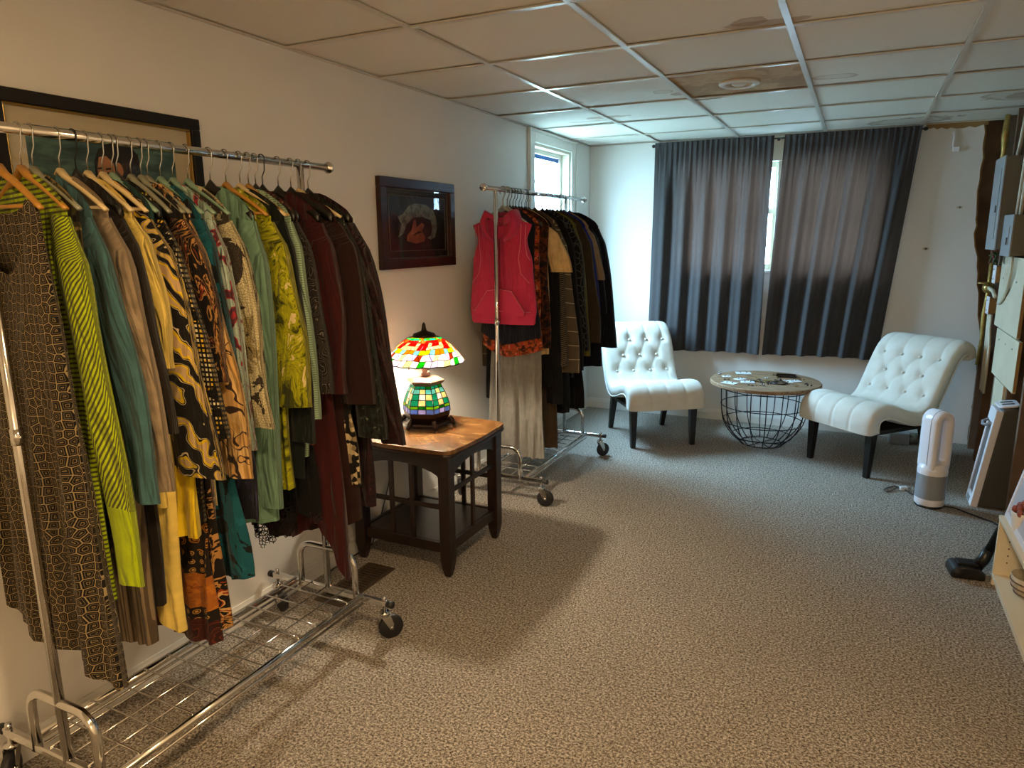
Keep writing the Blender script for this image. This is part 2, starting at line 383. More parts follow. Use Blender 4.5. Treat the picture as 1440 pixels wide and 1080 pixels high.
# ------------------------------------------------------------------ windows
w1 = struct(empty('window_1', (0, 0, 0)))
def casing(y0, y1, z0, z1, t=.095):
    m = MB()
    for (a, b, c, d) in [(y0-t, y0, z0-t, z1+t), (y1, y1+t, z0-t, z1+t), (y0, y1, z1, z1+t-.005), (y0, y1, z0-t, z0)]:
        m.add(box(0, .018, a, b, c, min(d, H-.003)))
    return m
casing(WY0, WY1, WZ0, WZ1).build('casing', M['trim'], w1, .004)
m = MB()
for (a, b) in [(WY0-.095, WY0-.078), (WY1+.078, WY1+.095)]: m.add(box(.018, .028, a, b, WZ0-.09, H-.004))
m.add(box(.018, .028, WY0-.078, WY1+.078, H-.02, H-.004)); m.build('back_band', M['trim'], w1, .003)
m = MB()
for a in [(WY0, WY0+.02, WZ0, WZ1), (WY1-.02, WY1, WZ0, WZ1), (WY0+.02, WY1-.02, WZ1-.02, WZ1), (WY0+.02, WY1-.02, WZ0, WZ0+.02)]: m.add(box(-.12, 0, *a))
m.build('jamb', M['cream'], w1, .003)
m = MB()
for a in [(WY0+.02, WY0+.055, WZ0+.02, WZ1-.02), (WY1-.055, WY1-.02, WZ0+.02, WZ1-.02), (WY0+.055, WY1-.055, WZ1-.05, WZ1-.02), (WY0+.055, WY1-.055, WZ0+.02, WZ0+.06)]: m.add(box(-.10, -.062, *a))
m.build('sash', M['trim'], w1, .004)
one(box(-.082, -.078, WY0+.055, WY1-.055, WZ0+.06, WZ1-.05), 'pane', M['glass'], w1)
one(box(-.0775, -.0755, WY0+.056, WY1-.056, WZ1-.082, WZ1-.052), 'masking_tape', plain('blue_tape', '#2f5fa8', .6), w1)['label'] = 'blue masking tape along the top of the pane'

w2 = struct(empty('window_2', (0, 0, 0)))
m = MB(); t = .07
for a in [(BX0-t, BX0, BZ0-t, H-.01), (BX1, BX1+t, BZ0-t, H-.01), (BX0, BX1, BZ1, H-.01)]: m.add(box(a[0], a[1], D-.016, D, a[2], a[3]))
m.build('casing', M['cream'], w2, .003)
one(box(BX0-t-.02, BX1+t+.02, D-.020, D+.02, BZ0-.025, BZ0), 'sill', M['trim'], w2, bevel=.004)
one(box(1.497, 1.525, D-.010, D+.10, BZ0, BZ1), 'mullion', M['cream'], w2, bevel=.004)
for x0, x1 in ((BX0, 1.497), (1.525, BX1)):
    zm = 1.66
    for z0, z1, yy in ((zm, BZ1, D+.075), (BZ0, zm+.035, D+.045)):
        m = MB()
        for a in [(x0, x0+.028, z0, z1), (x1-.028, x1, z0, z1), (x0+.028, x1-.028, z0, z0+.045), (x0+.028, x1-.028, z1-.04, z1)]: m.add(box(a[0], a[1], yy, yy+.028, a[2], a[3]))
        s = m.build('sash', M['cream'], w2, .003)
        one(box(x0+.028, x1-.028, yy+.012, yy+.016, z0+.045, z1-.04), 'pane', M['glass'], s)
# outside: ground and a bare tree seen through the left window
struct(one(box(-14, -.3, -4, 24, -.2, .55), 'ground_outside', plain('winter_ground', '#8a8b80', .9, var=.2))).name = 'outdoor_ground'  # ground slab outdoors, beyond the left wall
tr = thing('bare_tree', 'bare winter tree outside the small left window', 'tree', (-2.6, 9.2, .55))
one(tube([(0, 0, 0), (.05, 0, 1.0), (.0, .1, 2.2), (.15, .1, 3.5)], [.09, .075, .055, .02], 8), 'trunk', plain('bark', '#6f6a64', .9, var=.3), tr, True)
for k in range(7):
    a = random.uniform(0, 6.3); z0 = .9+.35*k*.8; l = random.uniform(.7, 1.2)
    one(tube([(.03, .05, z0), (l*.5*math.cos(a), l*.5*math.sin(a), z0+.25), (l*math.cos(a), l*math.sin(a), z0+.7)], [.028, .018, .006], 6), 'branch', bpy.data.materials['bark'], tr, True)

# ------------------------------------------------------------------ curtains
RZ = 2.195
rod = thing('curtain_rod', 'thin black curtain rod across the top of the back wall', 'curtain rod', (1.49, D-.06, RZ))
one(cyl((-.93, 0, 0), (.94, 0, 0), .006, 10), 'rod', M['blackmetal'], rod, True)
for x in (-.935, .945): one(ball((x, 0, 0), .013, 1.2, 1, 1), 'end_cap', M['blackmetal'], rod, True)
for x in (-.90, 0, .91): one(box(x-.008, x+.008, .0, .06, -.012, .006), 'bracket', M['blackmetal'], rod)
def curtain(x0, x1, x0b, x1b, zb, seed, label):
    rnd = random.Random(seed); NX, NZ = 150, 46; V = []; F = []; UV = []
    ph = [rnd.uniform(0, 6.28) for _ in range(6)]
    root = thing('curtain', label, 'curtain', (0, D-.06, RZ))
    for j in range(NZ+1):
        w = j/NZ; zz = .022-(.022+RZ-zb)*w
        for i in range(NX+1):
            u = i/NX; xx = (x0+(x1-x0)*u)*(1-w)+(x0b+(x1b-x0b)*u)*w
            uu = u+.012*math.sin(3*w+ph[4])
            big = .030*math.sin(2*PI*5.6*uu+ph[0]+.4*w)+.014*math.sin(2*PI*11.3*uu+ph[1]-.6*w)
            big = math.copysign(abs(big)**.85*.74, big)
            small = .0075*math.sin(2*PI*23*u+ph[2])+.004*math.sin(2*PI*41*u+ph[3])
            g = min(1, w/.35); gg = g*g*(3-2*g); s = math.exp(-(w/.16)**1.2)
            yy = -.010+.62*big*gg+small*s-.010*gg+.003*math.sin(9*w+7*u+ph[5])
            if w < .022: yy = -.0085+small*.4
            yy = min(yy, .024 if w > .02 else 0)
            V.append((xx, yy, zz+.006*math.sin(5*u+ph[4])*w)); UV.append((xx, zz))
    for j in range(NZ):
        for i in range(NX): k = j*(NX+1)+i; F.append((k, k+1, k+NX+2, k+NX+1))
    nb = 3
    b = MB().add((V, F), 0, True).build('cloth', M['curtain'], root)
    # hem: a folded strip along the bottom
    hv = []; hf = []
    for jz in (NZ-2, NZ):
        for i in range(NX+1): x, y, zz = V[jz*(NX+1)+i]; hv.append((x, y-.0022, zz))
    for i in range(NX): hf.append((i, i+1, NX+2+i, NX+1+i))
    MB().add((hv, hf), 0, True).build('hem', M['curtain'], root)
    return root
curtain(.568, 1.462, .552, 1.452, .575, 3, 'charcoal grey curtain panel hanging left of the bright window gap')
curtain(1.535, 2.415, 1.475, 2.275, .585, 5, 'charcoal grey curtain panel hanging right of the bright window gap')

# ------------------------------------------------------------------ garment racks
def rack(name, label, y0, y1, yb0, yb1, cx=.32):
    r = thing(name, label, 'clothes rack', (cx, (y0+y1)/2, 0)); oy = (y0+y1)/2
    Y0, Y1, B0, B1 = y0-oy, y1-oy, yb0-oy, yb1-oy; ZB = 1.75; ZD = .148
    one(cyl((0, B0, ZB), (0, B1, ZB), .0125, 16), 'hanging_rail', M['chrome'], r, True)
    for y, s in ((B0, -1), (B1, 1)):
        one(tube([(0, y, ZB), (0, y+s*.012, ZB), (0, y+s*.012, ZB), (0, y+s*.022, ZB)], [.014, .016, .021, .019], 16), 'end_cap', M['chrome'], r, True)
    for y in (Y0, Y1):
        p = one(cyl((0, y, ZD), (0, y, ZB-.008), .0125, 14), 'upright', M['chrome'], r, True)
        one(cyl((0, y, 1.02), (0, y, 1.06), .0145, 14), 'collar', M['chrome'], p, True)
        one(ball((.012, y, 1.04), .005), 'button_pin', M['chrome'], p, True)
        pts = [(-.135, y, ZD-.01)]+arc((-.075, y, ZD+.115), .06, PI, PI/2, 6)+arc((.075, y, ZD+.115), .06, PI/2, 0, 6)+[(.135, y, ZD-.01)]
        one(tube(pts, .0125, 12), 'arch', M['chrome'], r, True)
        c = MB().add(box(-.285, .285, y-.011, y+.011, ZD-.012, ZD+.012)); c.build('crossbar', M['chrome'], r, .005)
        for x, s in ((-.285, -1), (.285, 1)):
            one(cyl((x-s*.004, y, ZD), (x+s*.022, y, ZD), .0135, 12), 'rubber_plug', M['rubber'], r, True)
            ca = empty('caster', (x-s*.018, y, 0)); ca.parent = r; rz = .9 if (y > 0) == (s > 0) else .35
            ca.rotation_euler = (0, 0, rz*s)
            one(tube([(0, 0, ZD-.012), (0, 0, ZD-.034), (0, 0, ZD-.034), (0, 0, ZD-.048)], [.008, .008, .02, .02], 12), 'swivel', M['chrome'], ca, True)
            one(cyl((0, 0, ZD+.010), (0, 0, ZD+.026), .009, 8), 'nut', M['chrome'], ca, True)
            for q in (-1, 1):
                one(prism([(-.018, ZD-.046), (.018, ZD-.046), (.03, .062), (.026, .04), (.016, .04)], q*.016-.0012, q*.016+.0012, 'y'), 'fork', M['steel'], ca)
            wh = lathe([(.012, -.011), (.040, -.012), (.0465, -.008), (.0475, 0), (.0465, .008), (.040, .012), (.012, .011)], 24)
            one(([(a+.022, c_, b+.0475) for a, b, c_ in wh[0]], wh[1]), 'wheel', M['rubber'], ca, True)
            one(cyl((.022, -.019, .0475), (.022, .019, .0475), .008, 8), 'axle', M['steel'], ca, True)
    for x in (-.165, .165):
        one(cyl((x, Y0, ZD+.004), (x, Y1, ZD+.004), .0115, 12), 'deck_rail', M['chrome'], r, True)
        one(cyl((x*1.0, Y0, ZD-.024), (x*1.0, Y1, ZD-.024), .005, 8), 'deck_rail', M['chrome'], r, True)
    n = 12
    for k in range(1, n):
        y = Y0+(Y1-Y0)*k/n
        one(tube([(-.168, y, ZD+.006), (-.16, y, ZD+.02), (.16, y, ZD+.02), (.168, y, ZD+.006)], .0028, 6), 'deck_wire', M['chrome'], r, True)
    for x in (-.08, 0, .08): one(cyl((x, Y0, ZD+.014), (x, Y1, ZD+.014), .0028, 6), 'deck_wire', M['chrome'], r, True)
    return r
rack('garment_rack', 'chrome rolling garment rack nearest the camera, full of colourful clothes', .935, 1.965, .83, 2.10)
rack('garment_rack', 'chrome rolling garment rack near the back wall, holding mostly dark clothes', 3.45, 4.47, 3.33, 4.80)

def hanger(y, kind, what, cx=.32, hw=.17, tilt=0, swing=0):
    mats = {'black': M['blackplastic'], 'orange': M['orangehanger'], 'pale': M['palehanger'], 'green': M['greenhanger'], 'clear': M['clearhanger'], 'grey': M['greyhanger']}
    nm = {'black': 'black plastic', 'orange': 'honey wooden', 'pale': 'pale wooden', 'green': 'sage green plastic', 'clear': 'smoky plastic', 'grey': 'pale grey plastic'}[kind]
    h = thing('clothes_hanger', '%s hanger carrying the %s' % (nm, what), 'hanger', (cx, y, 1.75), swing)
    hook = [(0, 0, -.095), (0, 0, -.055), (.012, 0, -.035)]+arc((0, 0, -.0005), .0165, -.6, PI+.35, 10)
    one(tube(hook, .0019, 6) if kind != 'grey' else tube([(0, 0, -.095), (.0, 0, -.05)]+arc((0, 0, -.004), .021, -.9, PI+.9, 14), .0042, 8), 'hook', M['blackmetal'] if kind == 'black' and y % .02 < .01 else (M['steel'] if kind != 'grey' else M['greyhanger']), h, True)
    n = 16; pts = []
    for i in range(n+1):
        u = -1+2*i/n; pts.append((hw*u, 0, -.098-.085*abs(u)**1.25+(.012 if abs(u) < .12 else 0)*(1-abs(u)/.12)))
    rr = [.0125-.005*abs(-1+2*i/n) for i in range(n+1)]
    if kind == 'black':
        m = MB(); k = len(pts)
        V = []; F = []
        for p, r in zip(pts, rr):
            b = .042*(1-abs(p[0])/hw*.55)
            V += [(p[0], -.004, p[2]+.008), (p[0], .004, p[2]+.008), (p[0], .006, p[2]-b*.5), (p[0], .003, p[2]-b), (p[0], -.003, p[2]-b), (p[0], -.006, p[2]-b*.5)]
        for i in range(n):
            for q in range(6): F.append((i*6+q, i*6+(q+1) % 6, i*6+6+(q+1) % 6, i*6+6+q))
        F += [tuple(range(5, -1, -1)), tuple(n*6+q for q in range(6))]
        one((V, F), 'shoulder_bar', mats[kind], h, True)
    else:
        one(tube(pts, rr, 8, flat=.62), 'shoulder_bar', mats[kind], h, True)
        if kind in ('orange', 'pale'): one(cyl((-hw*.9, 0, -.176), (hw*.9, 0, -.176), .0045, 8), 'trouser_bar', mats[kind], h, True)
    return h

def sstep(a, b, x): x = max(0, min(1, (x-a)/(b-a))); return x*x*(3-2*x)
def garment(name, label, cat, y, mats, zhem, hsh=.165, zt=1.668, drop=.092, waist=None, hhem=None, depth=.017, sleeve=None, neck=(.06, .06, .01), folds=(.006, 3), hem=None,
            zones=(), seed=None, cx=.32, smats=0, yb=0, parts=None):
    """hanging garment: closed tube of cloth from the shoulders to the hem, sleeves as children"""
    rnd = random.Random(seed if seed is not None else hash((round(y*1000), 3)) & 0xffff)
    mats = mats if isinstance(mats, (list, tuple)) else [mats]
    waist = waist or hsh*.96; hhem = hhem or hsh*1.05
    NU, NV = 56, 34; V = []; F = []; UV = []; mi = []
    ph = [rnd.uniform(0, 6.28) for _ in range(8)]; A, K = folds
    root = thing(name, label, cat, (cx+rnd.uniform(-.006, .006), y, 0), rnd.uniform(-.07, .07))
    for j in range(NV+1):
        v = (j/NV)**1.15
        for i in range(NU):
            th = 2*PI*i/NU; c, s = math.cos(th), math.sin(th)
            hw = hsh+(waist-hsh)*sstep(.0, .28, v)+(hhem-waist)*sstep(.3, 1, v)
            x = hw*math.copysign(abs(c)**.85, c)
            a = min(1, abs(x)/hsh); zz = zt-drop*a**1.5-.012*sstep(.85, 1, a)
            if abs(x) < neck[0]:
                q = 1-(x/neck[0])**2; zz -= q*(neck[1] if s < 0 else neck[2])
            zh = zhem+(hem(x/hhem, s) if hem else 0)+.006*math.sin(5*x/hhem+ph[6])
            z = zz+(zh-zz)*v
            d = depth*(.30+.70*sstep(0, .2, v))*(1+.35*v)
            fa = sstep(.08, .75, v)
            yy = d*math.copysign(abs(s)**.65, s)+A*fa*(math.sin(K*2*PI*x/.33+ph[0]+1.2*v)+.5*math.sin(K*4.6*PI*x/.33+ph[1]-v))+.004*math.sin(6*v+ph[2])*fa
            yy += .35*A*fa*math.sin(9*th+ph[3]+3*v)
            xx = x+.006*math.sin(7*v+ph[4])*fa+.004*fa*math.sin(3*th+ph[5]+8*v)
            V.append((xx, yy+yb*v, z)); UV.append((xx+(.37 if s > 0 else 0), z))
    for j in range(NV):
        for i in range(NU):
            a, b = j*NU+i, j*NU+(i+1) % NU; F.append((a, b, b+NU, a+NU)); zc = V[a][2]; k = 0
            for (zz, idx) in zones:
                if zc < zz: k = idx
            mi.append(k)
    m = MB().add((V, F), 0, True); m.mi = mi; m.uv = UV; m.build('body', mats, root)
    if sleeve:
        xe, ze, r0, r1 = sleeve[:4]; cuff = sleeve[4] if len(sleeve) > 4 else 0
        for sgn in (1, -1):
            n, L = 14, 18; V = []; F = []; UV = []; mi = []
            x0, z0 = hsh*.86, zt-drop*.86-.035
            x1 = xe if sgn > 0 else min(xe, .27)
            ln = math.hypot(x1-x0, z0-ze)
            for j in range(L+1):
                t = j/L; bx = x0+(x1-x0)*(t**.8)+.012*math.sin(PI*t)+.010*math.sin(4.2*t+ph[6])*t*(1-t)*2; bz = z0+(ze-z0)*t
                r = r0+(r1-r0)*sstep(0, 1, t); r *= (.55+.45*sstep(0, .14, t))
                for i in range(n):
                    th = 2*PI*i/n; w = .0035*math.sin(11*t+ph[2]+2*th)+.006*math.sin(3*th+ph[3]+2*t)+.003*math.sin(19*t+ph[3])*math.cos(2*th)
                    px = bx+r*math.cos(th)*(1+.06*math.sin(9*t+ph[5]))
                    py = (depth*1.0+w)*math.sin(th)*(.6+.4*sstep(0, .2, t))-.004+yb*t*.5+.004*math.sin(5*t+ph[1])
                    pz = bz+(.3*r*math.cos(th) if t < .2 else .3*r*math.cos(th)*(1-(t-.2)/.8))*-.6+(.03*math.cos(th)*0)
                    V.append((sgn*px, py, pz)); UV.append((r*th*.9+.11*sgn, -t*ln+.3))
            for j in range(L):
                for i in range(n):
                    a, b = j*n+i, j*n+(i+1) % n; F.append((a, b, b+n, a+n)); mi.append(1 if cuff and j >= L-cuff else 0)
            m = MB().add((V, F), 0, True); m.mi = mi; m.uv = UV
            sm = smats if isinstance(smats, (list, tuple)) else ([smats] if smats else mats)
            m.build('sleeve', list(sm)+list(mats) if cuff and len(sm) < 2 else list(sm), root)
    return root

# ---- cloth materials
C = {}
C['geo'] = pat('black_cream_geometric_print', 'edge', [(0, '#94825c'), (.04, '#120e0b'), (.19, '#75664a'), (.225, '#120e0b'), (.38, '#85744f'), (.43, '#140f0c')], 56, rnd=.55, stretch=(1, .8, 1))
C['lime'] = pat('lime_grey_stripe_knit', 'wave', [(0, '#4c4f22'), (.42, '#a5b811'), (.9, '#b4c61a')], 34, rot=.62)
C['limeh'] = pat('lime_grey_side_stripe_knit', 'wave', [(0, '#4c4f22'), (.42, '#9fb211')], 27, rot=1.5)
C['limecuff'] = fab('lime_cuff', '#a3b80c')
C['olive'] = pat('olive_black_tan_print', 'noise', [(0, '#15120c'), (.45, '#4a4324'), (.58, '#a58c55'), (.66, '#1d1a12')], 9, warp=.2)
C['teal'] = fab('steel_teal_jersey', '#3f6468')
C['beige'] = fab('greige_marl_knit', '#8d7c64', var=.25, weave=.6)
C['rib'] = pat('taupe_rib_knit', 'wave', [(0, '#4c3f30'), (.35, '#7b6a52')], 30)
C['brown'] = fab('dark_brown_jersey', '#1e1710')
C['yellow'] = fab('butter_yellow_cotton', '#d9bf62')
C['brightyellow'] = fab('bright_yellow_chiffon', '#d3b41a')
C['leaf'] = pat('yellow_black_leaf_print', 'rings', [(0, '#15120f'), (.40, '#c9b894'), (.50, '#15120f'), (.62, '#d4b31a'), (.88, '#b79a6e')], 4.2, warp=.25, rot=.5)
C['leafs'] = pat('cream_yellow_pleat_print', 'wave', [(0, '#6e5a1a'), (.25, '#cdb023'), (.7, '#c9b78c')], 14, rot=1.35, warp=.1)
C['dots'] = pat('square_dot_print', 'sq', [(0, '#d6cda8'), (.26, '#15110d')], 75, rnd=0, second=('noise', 7, [(0, '#ffffff'), (.42, '#1a1510'), (.52, '#e8c440'), (.58, '#f4f0e0'), (.66, '#c2283c')], 'MULTIPLY'))
C['dkteal'] = fab('dark_teal_jersey', '#17403c')
C['tribal'] = pat('orange_black_cream_tribal_print', 'noise', [(0, '#120d0a'), (.44, '#120d0a'), (.48, '#a87a42'), (.52, '#150e0a'), (.57, '#8a3414'), (.59, '#c2965c'), (.62, '#130e0a')], 8, stretch=(2.2, .8, 1), warp=.25)
C['tribal2'] = pat('tan_scroll_print', 'magic', [(0, '#c79a57'), (.42, '#d1aa6c'), (.55, '#3a2a22'), (.62, '#c99c5c')], 5, warp=.3)
C['medal'] = pat('black_print_with_gold_medallions', 'vor', [(0, '#2b1a10'), (.10, '#b87a2c'), (.17, '#3a2412'), (.23, '#a56d2a'), (.30, '#1a120d')], 22, rnd=.55)
C['medal_o'] = pat('rust_orange_print_band', 'noise', [(0, '#9a5a1c'), (.5, '#b06a20'), (.62, '#8e4a18')], 25)
C['medal_b'] = pat('black_flower_border', 'vor', [(0, '#b88a48'), (.12, '#2b1a10'), (.2, '#a9803c'), (.28, '#1a120d')], 38, rnd=.0)
C['medal_r'] = pat('maroon_paisley_hem', 'rings', [(0, '#3a1812'), (.5, '#5c2416'), (.8, '#2a120e')], 12, warp=.3)
C['tealfl'] = pat('teal_with_black_flowers', 'noise', [(0, '#0d1416'), (.45, '#11505c'), (.60, '#175c6a'), (.66, '#0d1416')], 8, warp=.15)
C['aqua'] = pat('pale_aqua_red_scroll_print', 'rings', [(0, '#5d3038'), (.05, '#a8343a'), (.13, '#9fb4a6'), (.45, '#b4c4b2'), (.75, '#5a6470'), (.80, '#aebfae')], 2.6, warp=.5)
C['snake'] = pat('cream_black_snake_print', 'edge', [(0, '#1c1a1e'), (.05, '#c9bd92'), (.9, '#c9bd92')], 120, rnd=.9, second=('noise', 8, [(0, '#555058'), (.44, '#ffffff'), (.60, '#c0b8a0'), (.66, '#4a454c')], 'MULTIPLY'))
C['sage'] = fab('sage_green_jersey', '#6d9079')
C['tie'] = pat('acid_yellow_tie_dye', 'noise', [(0, '#3a3e08'), (.40, '#6a6c08'), (.44, '#8f900c'), (.50, '#a5a414'), (.54, '#6f7008'), (.575, '#a9a51c'), (.61, '#d2be86')], 17, stretch=(1.2, .8, 1), warp=.1)
C['black'] = fab('black_jersey', '#0d0d0e', sheen=.05)
C['velvet'] = fab('black_green_velvet', '#0c1412', sheen=.1)
C['mint'] = pat('mint_fine_stripe', 'wave', [(0, '#6f8c74'), (.35, '#a3bb9c')], 42, rot=1.45)
C['pais'] = pat('rust_grey_paisley', 'rings', [(0, '#241613'), (.3, '#6b2f22'), (.45, '#8d7d6a'), (.6, '#2a1916'), (.85, '#5e2c20')], 10, warp=.4)
C['paisg'] = pat('grey_scroll_print', 'rings', [(0, '#1a1514'), (.4, '#6b645c'), (.6, '#1f1917')], 13, warp=.4)
C['burg'] = fab('burgundy_knit', '#3a1011', var=.08)
C['choc'] = fab('chocolate_knit', '#26100b', var=.1, weave=.5)
C['spark'] = pat('black_green_metallic_knit', 'noise', [(0, '#0c0d0c'), (.50, '#1a211c'), (.60, '#3c463c'), (.66, '#8a8672')], 55, rough=.6)
C['plum'] = pat('plum_sequin_knit', 'noise', [(0, '#160a0c'), (.5, '#2b1015'), (.68, '#7a6260')], 70, rough=.45)
C['ptan'] = pat('black_tan_mosaic_panel', 'cell', [(0, '#15120f'), (.5, '#8d7c5c'), (.75, '#c7b48a')], 60)
C['grib'] = fab('olive_grey_ribbed_knit', '#5d5443', weave=.7)
C['lace'] = None
C['indigo'] = pat('indigo_black_ikat', 'noise', [(0, '#14141e'), (.5, '#23243a'), (.6, '#34324a')], 12, stretch=(2, .8, 1))
C['rasp'] = fab('raspberry_fleece', '#b02d4e', var=.06)
C['raspdk'] = fab('raspberry_lining', '#85203c', var=.06)
C['stitch'] = fab('pale_pink_stitching', '#d87f85')
C['navy'] = fab('navy_jersey', '#14151f')
C['orfl'] = pat('orange_floral_print', 'noise', [(0, '#2c140c'), (.42, '#5c2610'), (.50, '#94481a'), (.56, '#a82a26'), (.62, '#b08458')], 26)
C['rustfl'] = pat('rust_floral_print', 'noise', [(0, '#120906'), (.46, '#331609'), (.55, '#57290f'), (.64, '#241008')], 30)
C['tee'] = fab('cream_tee', '#c9ab78')
C['plaid'] = pat('taupe_windowpane_check', 'wave', [(0, '#b5a988'), (.012, '#4f4434')], 5.6)
def _plaid():
    t = NT('taupe_windowpane'); sx = t.new('SeparateXYZ'); t.put(sx.inputs[0], t.uv())
    col = lin('#4d4232')
    for ax, per, off in ((0, .10, .045), (1, .085, 0)):
        fr = t.math('FRACT', t.math('DIVIDE', t.math('ADD', sx.outputs[ax], off+10), per)); f = t.math('LESS_THAN', fr, .035)
        col = t.mix(f, col, lin('#b8ac8c'))
    t.base(col); t.set(Roughness=.9); return t.m
C['plaid'] = _plaid()
C['knitst'] = pat('black_grey_yoke_stripe', 'wave', [(0, '#15120f'), (.5, '#5e5648')], 28, rot=1.3)
C['taupe'] = fab('taupe_jersey', '#463a2c')
C['greyj'] = fab('heather_grey_jersey', '#7a7770', var=.1)
C['crochet'] = pat('black_crochet_flower_print', 'edge', [(0, '#4a4c44'), (.05, '#0b0c0e')], 24, rnd=.8)
C['olyel'] = fab('dull_yellow_olive', '#5f5a22')
C['olbrn'] = fab('olive_brown_wool', '#33291a')
C['royal'] = fab('royal_blue_jersey', '#16236e')
C['tanln'] = fab('tan_lining', '#8a7658')
C['dknavy'] = fab('dark_navy_wool', '#0b0d18')
def lacemat():
    t = NT('black_lace'); t.base('#0d0b0c'); t.set(Roughness=.9)
    v = t.new('TexVoronoi', voronoi_dimensions='2D', feature='DISTANCE_TO_EDGE'); t.put(v.inputs['Vector'], t.uv()); v.inputs['Scale'].default_value = 70
    t.put(t.b.inputs['Alpha'], t.math('LESS_THAN', v.outputs['Distance'], .13)); return t.m
C['lace'] = lacemat()

# ---- near rack, from the camera end (y, right-hand sleeve end x and z measured from the photo)
G = garment
def onrack(hk, what, y, hw=.165, cx=.32): hanger(y, hk, what, cx, hw)
CX = .305
R = []
def near(name, what, label, cat, y, mats, zhem, hk, **kw):
    kw.setdefault('cx', CX); hw = kw.get('hsh', .165); R.append(G(name, label, cat, y, mats, zhem, **kw))
    if hk: hanger(y, hk, what, CX+.015, hw*.90)
near('dress', 'black and cream geometric dress', 'sleeveless dress in black and cream geometric print, first on the near rack', 'dress', .985, C['geo'], .47, 'orange', hsh=.15, waist=.17, hhem=.21, neck=(.105, .20, .06),
     drop=.05, folds=(.012, 3), hem=lambda u, s: -.06*u+.02*math.sin(4*u), depth=.022, zt=1.62)
near('sweater', 'lime striped sweater', 'lime green and grey diagonal striped sweater with solid lime cuffs', 'sweater', 1.035, C['limeh'], .60, 'orange', sleeve=(.222, .66, .062, .047, 4), smats=[C['lime'], C['limecuff']], hsh=.16, depth=.014, hhem=.165)
near('top', 'olive, black and tan print top', 'sleeveless top in olive, black and tan print, between lime sweater and teal top', 'top', 1.062, C['olive'], .72, 'clear', hsh=.168, depth=.012)
near('tunic', 'plain steel teal tunic', 'plain steel teal tunic, narrow strip between lime sweater and greige cardigan', 'top', 1.085, C['teal'], .70, None, sleeve=(.245, .86, .058, .05), hsh=.168, depth=.012, hhem=.17)
near('cardigan', 'greige knit cardigan', 'greige marl knit long sleeved cardigan with ribbed taupe front panels', 'cardigan', 1.125, [C['beige'], C['rib']], .42, 'pale', sleeve=(.250, .88, .066, .05), smats=C['beige'], zones=((.86, 1),), hsh=.17, hhem=.15, folds=(.010, 4))
near('top', 'dark brown jersey top', 'plain dark brown long sleeved top behind the greige cardigan', 'top', 1.165, C['brown'], .52, 'black', sleeve=(.238, 1.02, .062, .05), hsh=.168, hhem=.16)
near('blouse', 'butter yellow blouse', 'butter yellow blouse with long trailing front ties', 'blouse', 1.195, C['yellow'], .80, 'pale', sleeve=(.215, 1.18, .06, .055), hsh=.165)
near('scarf', 'trailing butter yellow sash', 'long butter yellow sash hanging far below the yellow blouse', 'scarf', 1.215, C['yellow'], .46, None, hsh=.09, zt=1.60, hhem=.075, cx=.385, folds=(.010, 3), hem=lambda u, s: -.05*u)
near('blouse', 'yellow and black leaf print blouse', 'blouse printed with black, cream and yellow leaves, sleeves flared and pleated', 'blouse', 1.235, [C['leaf'], C['brightyellow']], .70, 'pale', sleeve=(.262, .88, .066, .085), smats=[C['leaf'], C['leafs']], zones=((.9, 1),), hsh=.165, hhem=.24, folds=(.012, 4)) 
near('top', 'square dot print top', 'black top with square dots in white, yellow and red', 'top', 1.275, C['dots'], .72, 'black', sleeve=(.258, .98, .062, .075), hsh=.165, hhem=.22)
near('top', 'plain dark teal top', 'plain dark teal top between dotted top and orange tribal print', 'top', 1.262, C['dkteal'], .85, 'green', hsh=.170, depth=.010)
near('skirt', 'medallion border skirt', 'long black skirt with gold medallions and rust orange border', 'skirt', 1.315, [C['medal'], C['medal_b'], C['medal_o'], C['medal_b'], C['medal_r']], .33, 'clear', zones=((.62, 1), (.565, 2), (.45, 3), (.405, 4)), hsh=.15, hhem=.215, zt=1.5, folds=(.010, 4), neck=(.02, .0, .0), cx=.29)
near('dress', 'orange, black and cream tribal print dress', 'long dress in orange, black and cream streaked tribal print', 'dress', 1.345, C['tribal'], .37, 'clear', sleeve=(.235, 1.12, .06, .06), hsh=.165, hhem=.20, folds=(.010, 4))
near('blouse', 'tan scroll print blouse', 'blouse in tan scroll print with dark motifs, below the dotted top', 'blouse', 1.365, C['tribal2'], .86, 'clear', sleeve=(.262, .84, .058, .06), hsh=.165, depth=.012)
tealg = G('dress', 'teal dress with black flowers and a cream paper tag', 'dress', 1.405, C['tealfl'], .50, sleeve=(.215, 1.06, .058, .055), hsh=.168, hhem=.235, folds=(.010, 3), cx=CX); hanger(1.405, 'green', 'teal dress with black flowers', CX+.015, .15)
near('blouse', 'pale aqua blouse with red scrolls', 'pale aqua blouse with red scrolls and grey paisley print', 'blouse', 1.445, C['aqua'], .80, 'green', sleeve=(.215, .90, .062, .06), hsh=.168)
near('top', 'indigo ikat top', 'dark indigo ikat top showing only its hem under the aqua blouse', 'top', 1.465, C['indigo'], .66, None, hsh=.15, hhem=.225, depth=.012, zt=1.6)
near('top', 'cream snake print top', 'cream and black snake print long sleeved top', 'top', 1.495, C['snake'], .88, 'green', sleeve=(.225, .95, .062, .058), hsh=.168)
near('cardigan', 'sage green cardigan', 'plain sage green cardigan with long sleeves', 'cardigan', 1.575, C['sage'], .60, 'black', sleeve=(.150, .66, .066, .058), hsh=.178, hhem=.17, folds=(.008, 4), depth=.024)
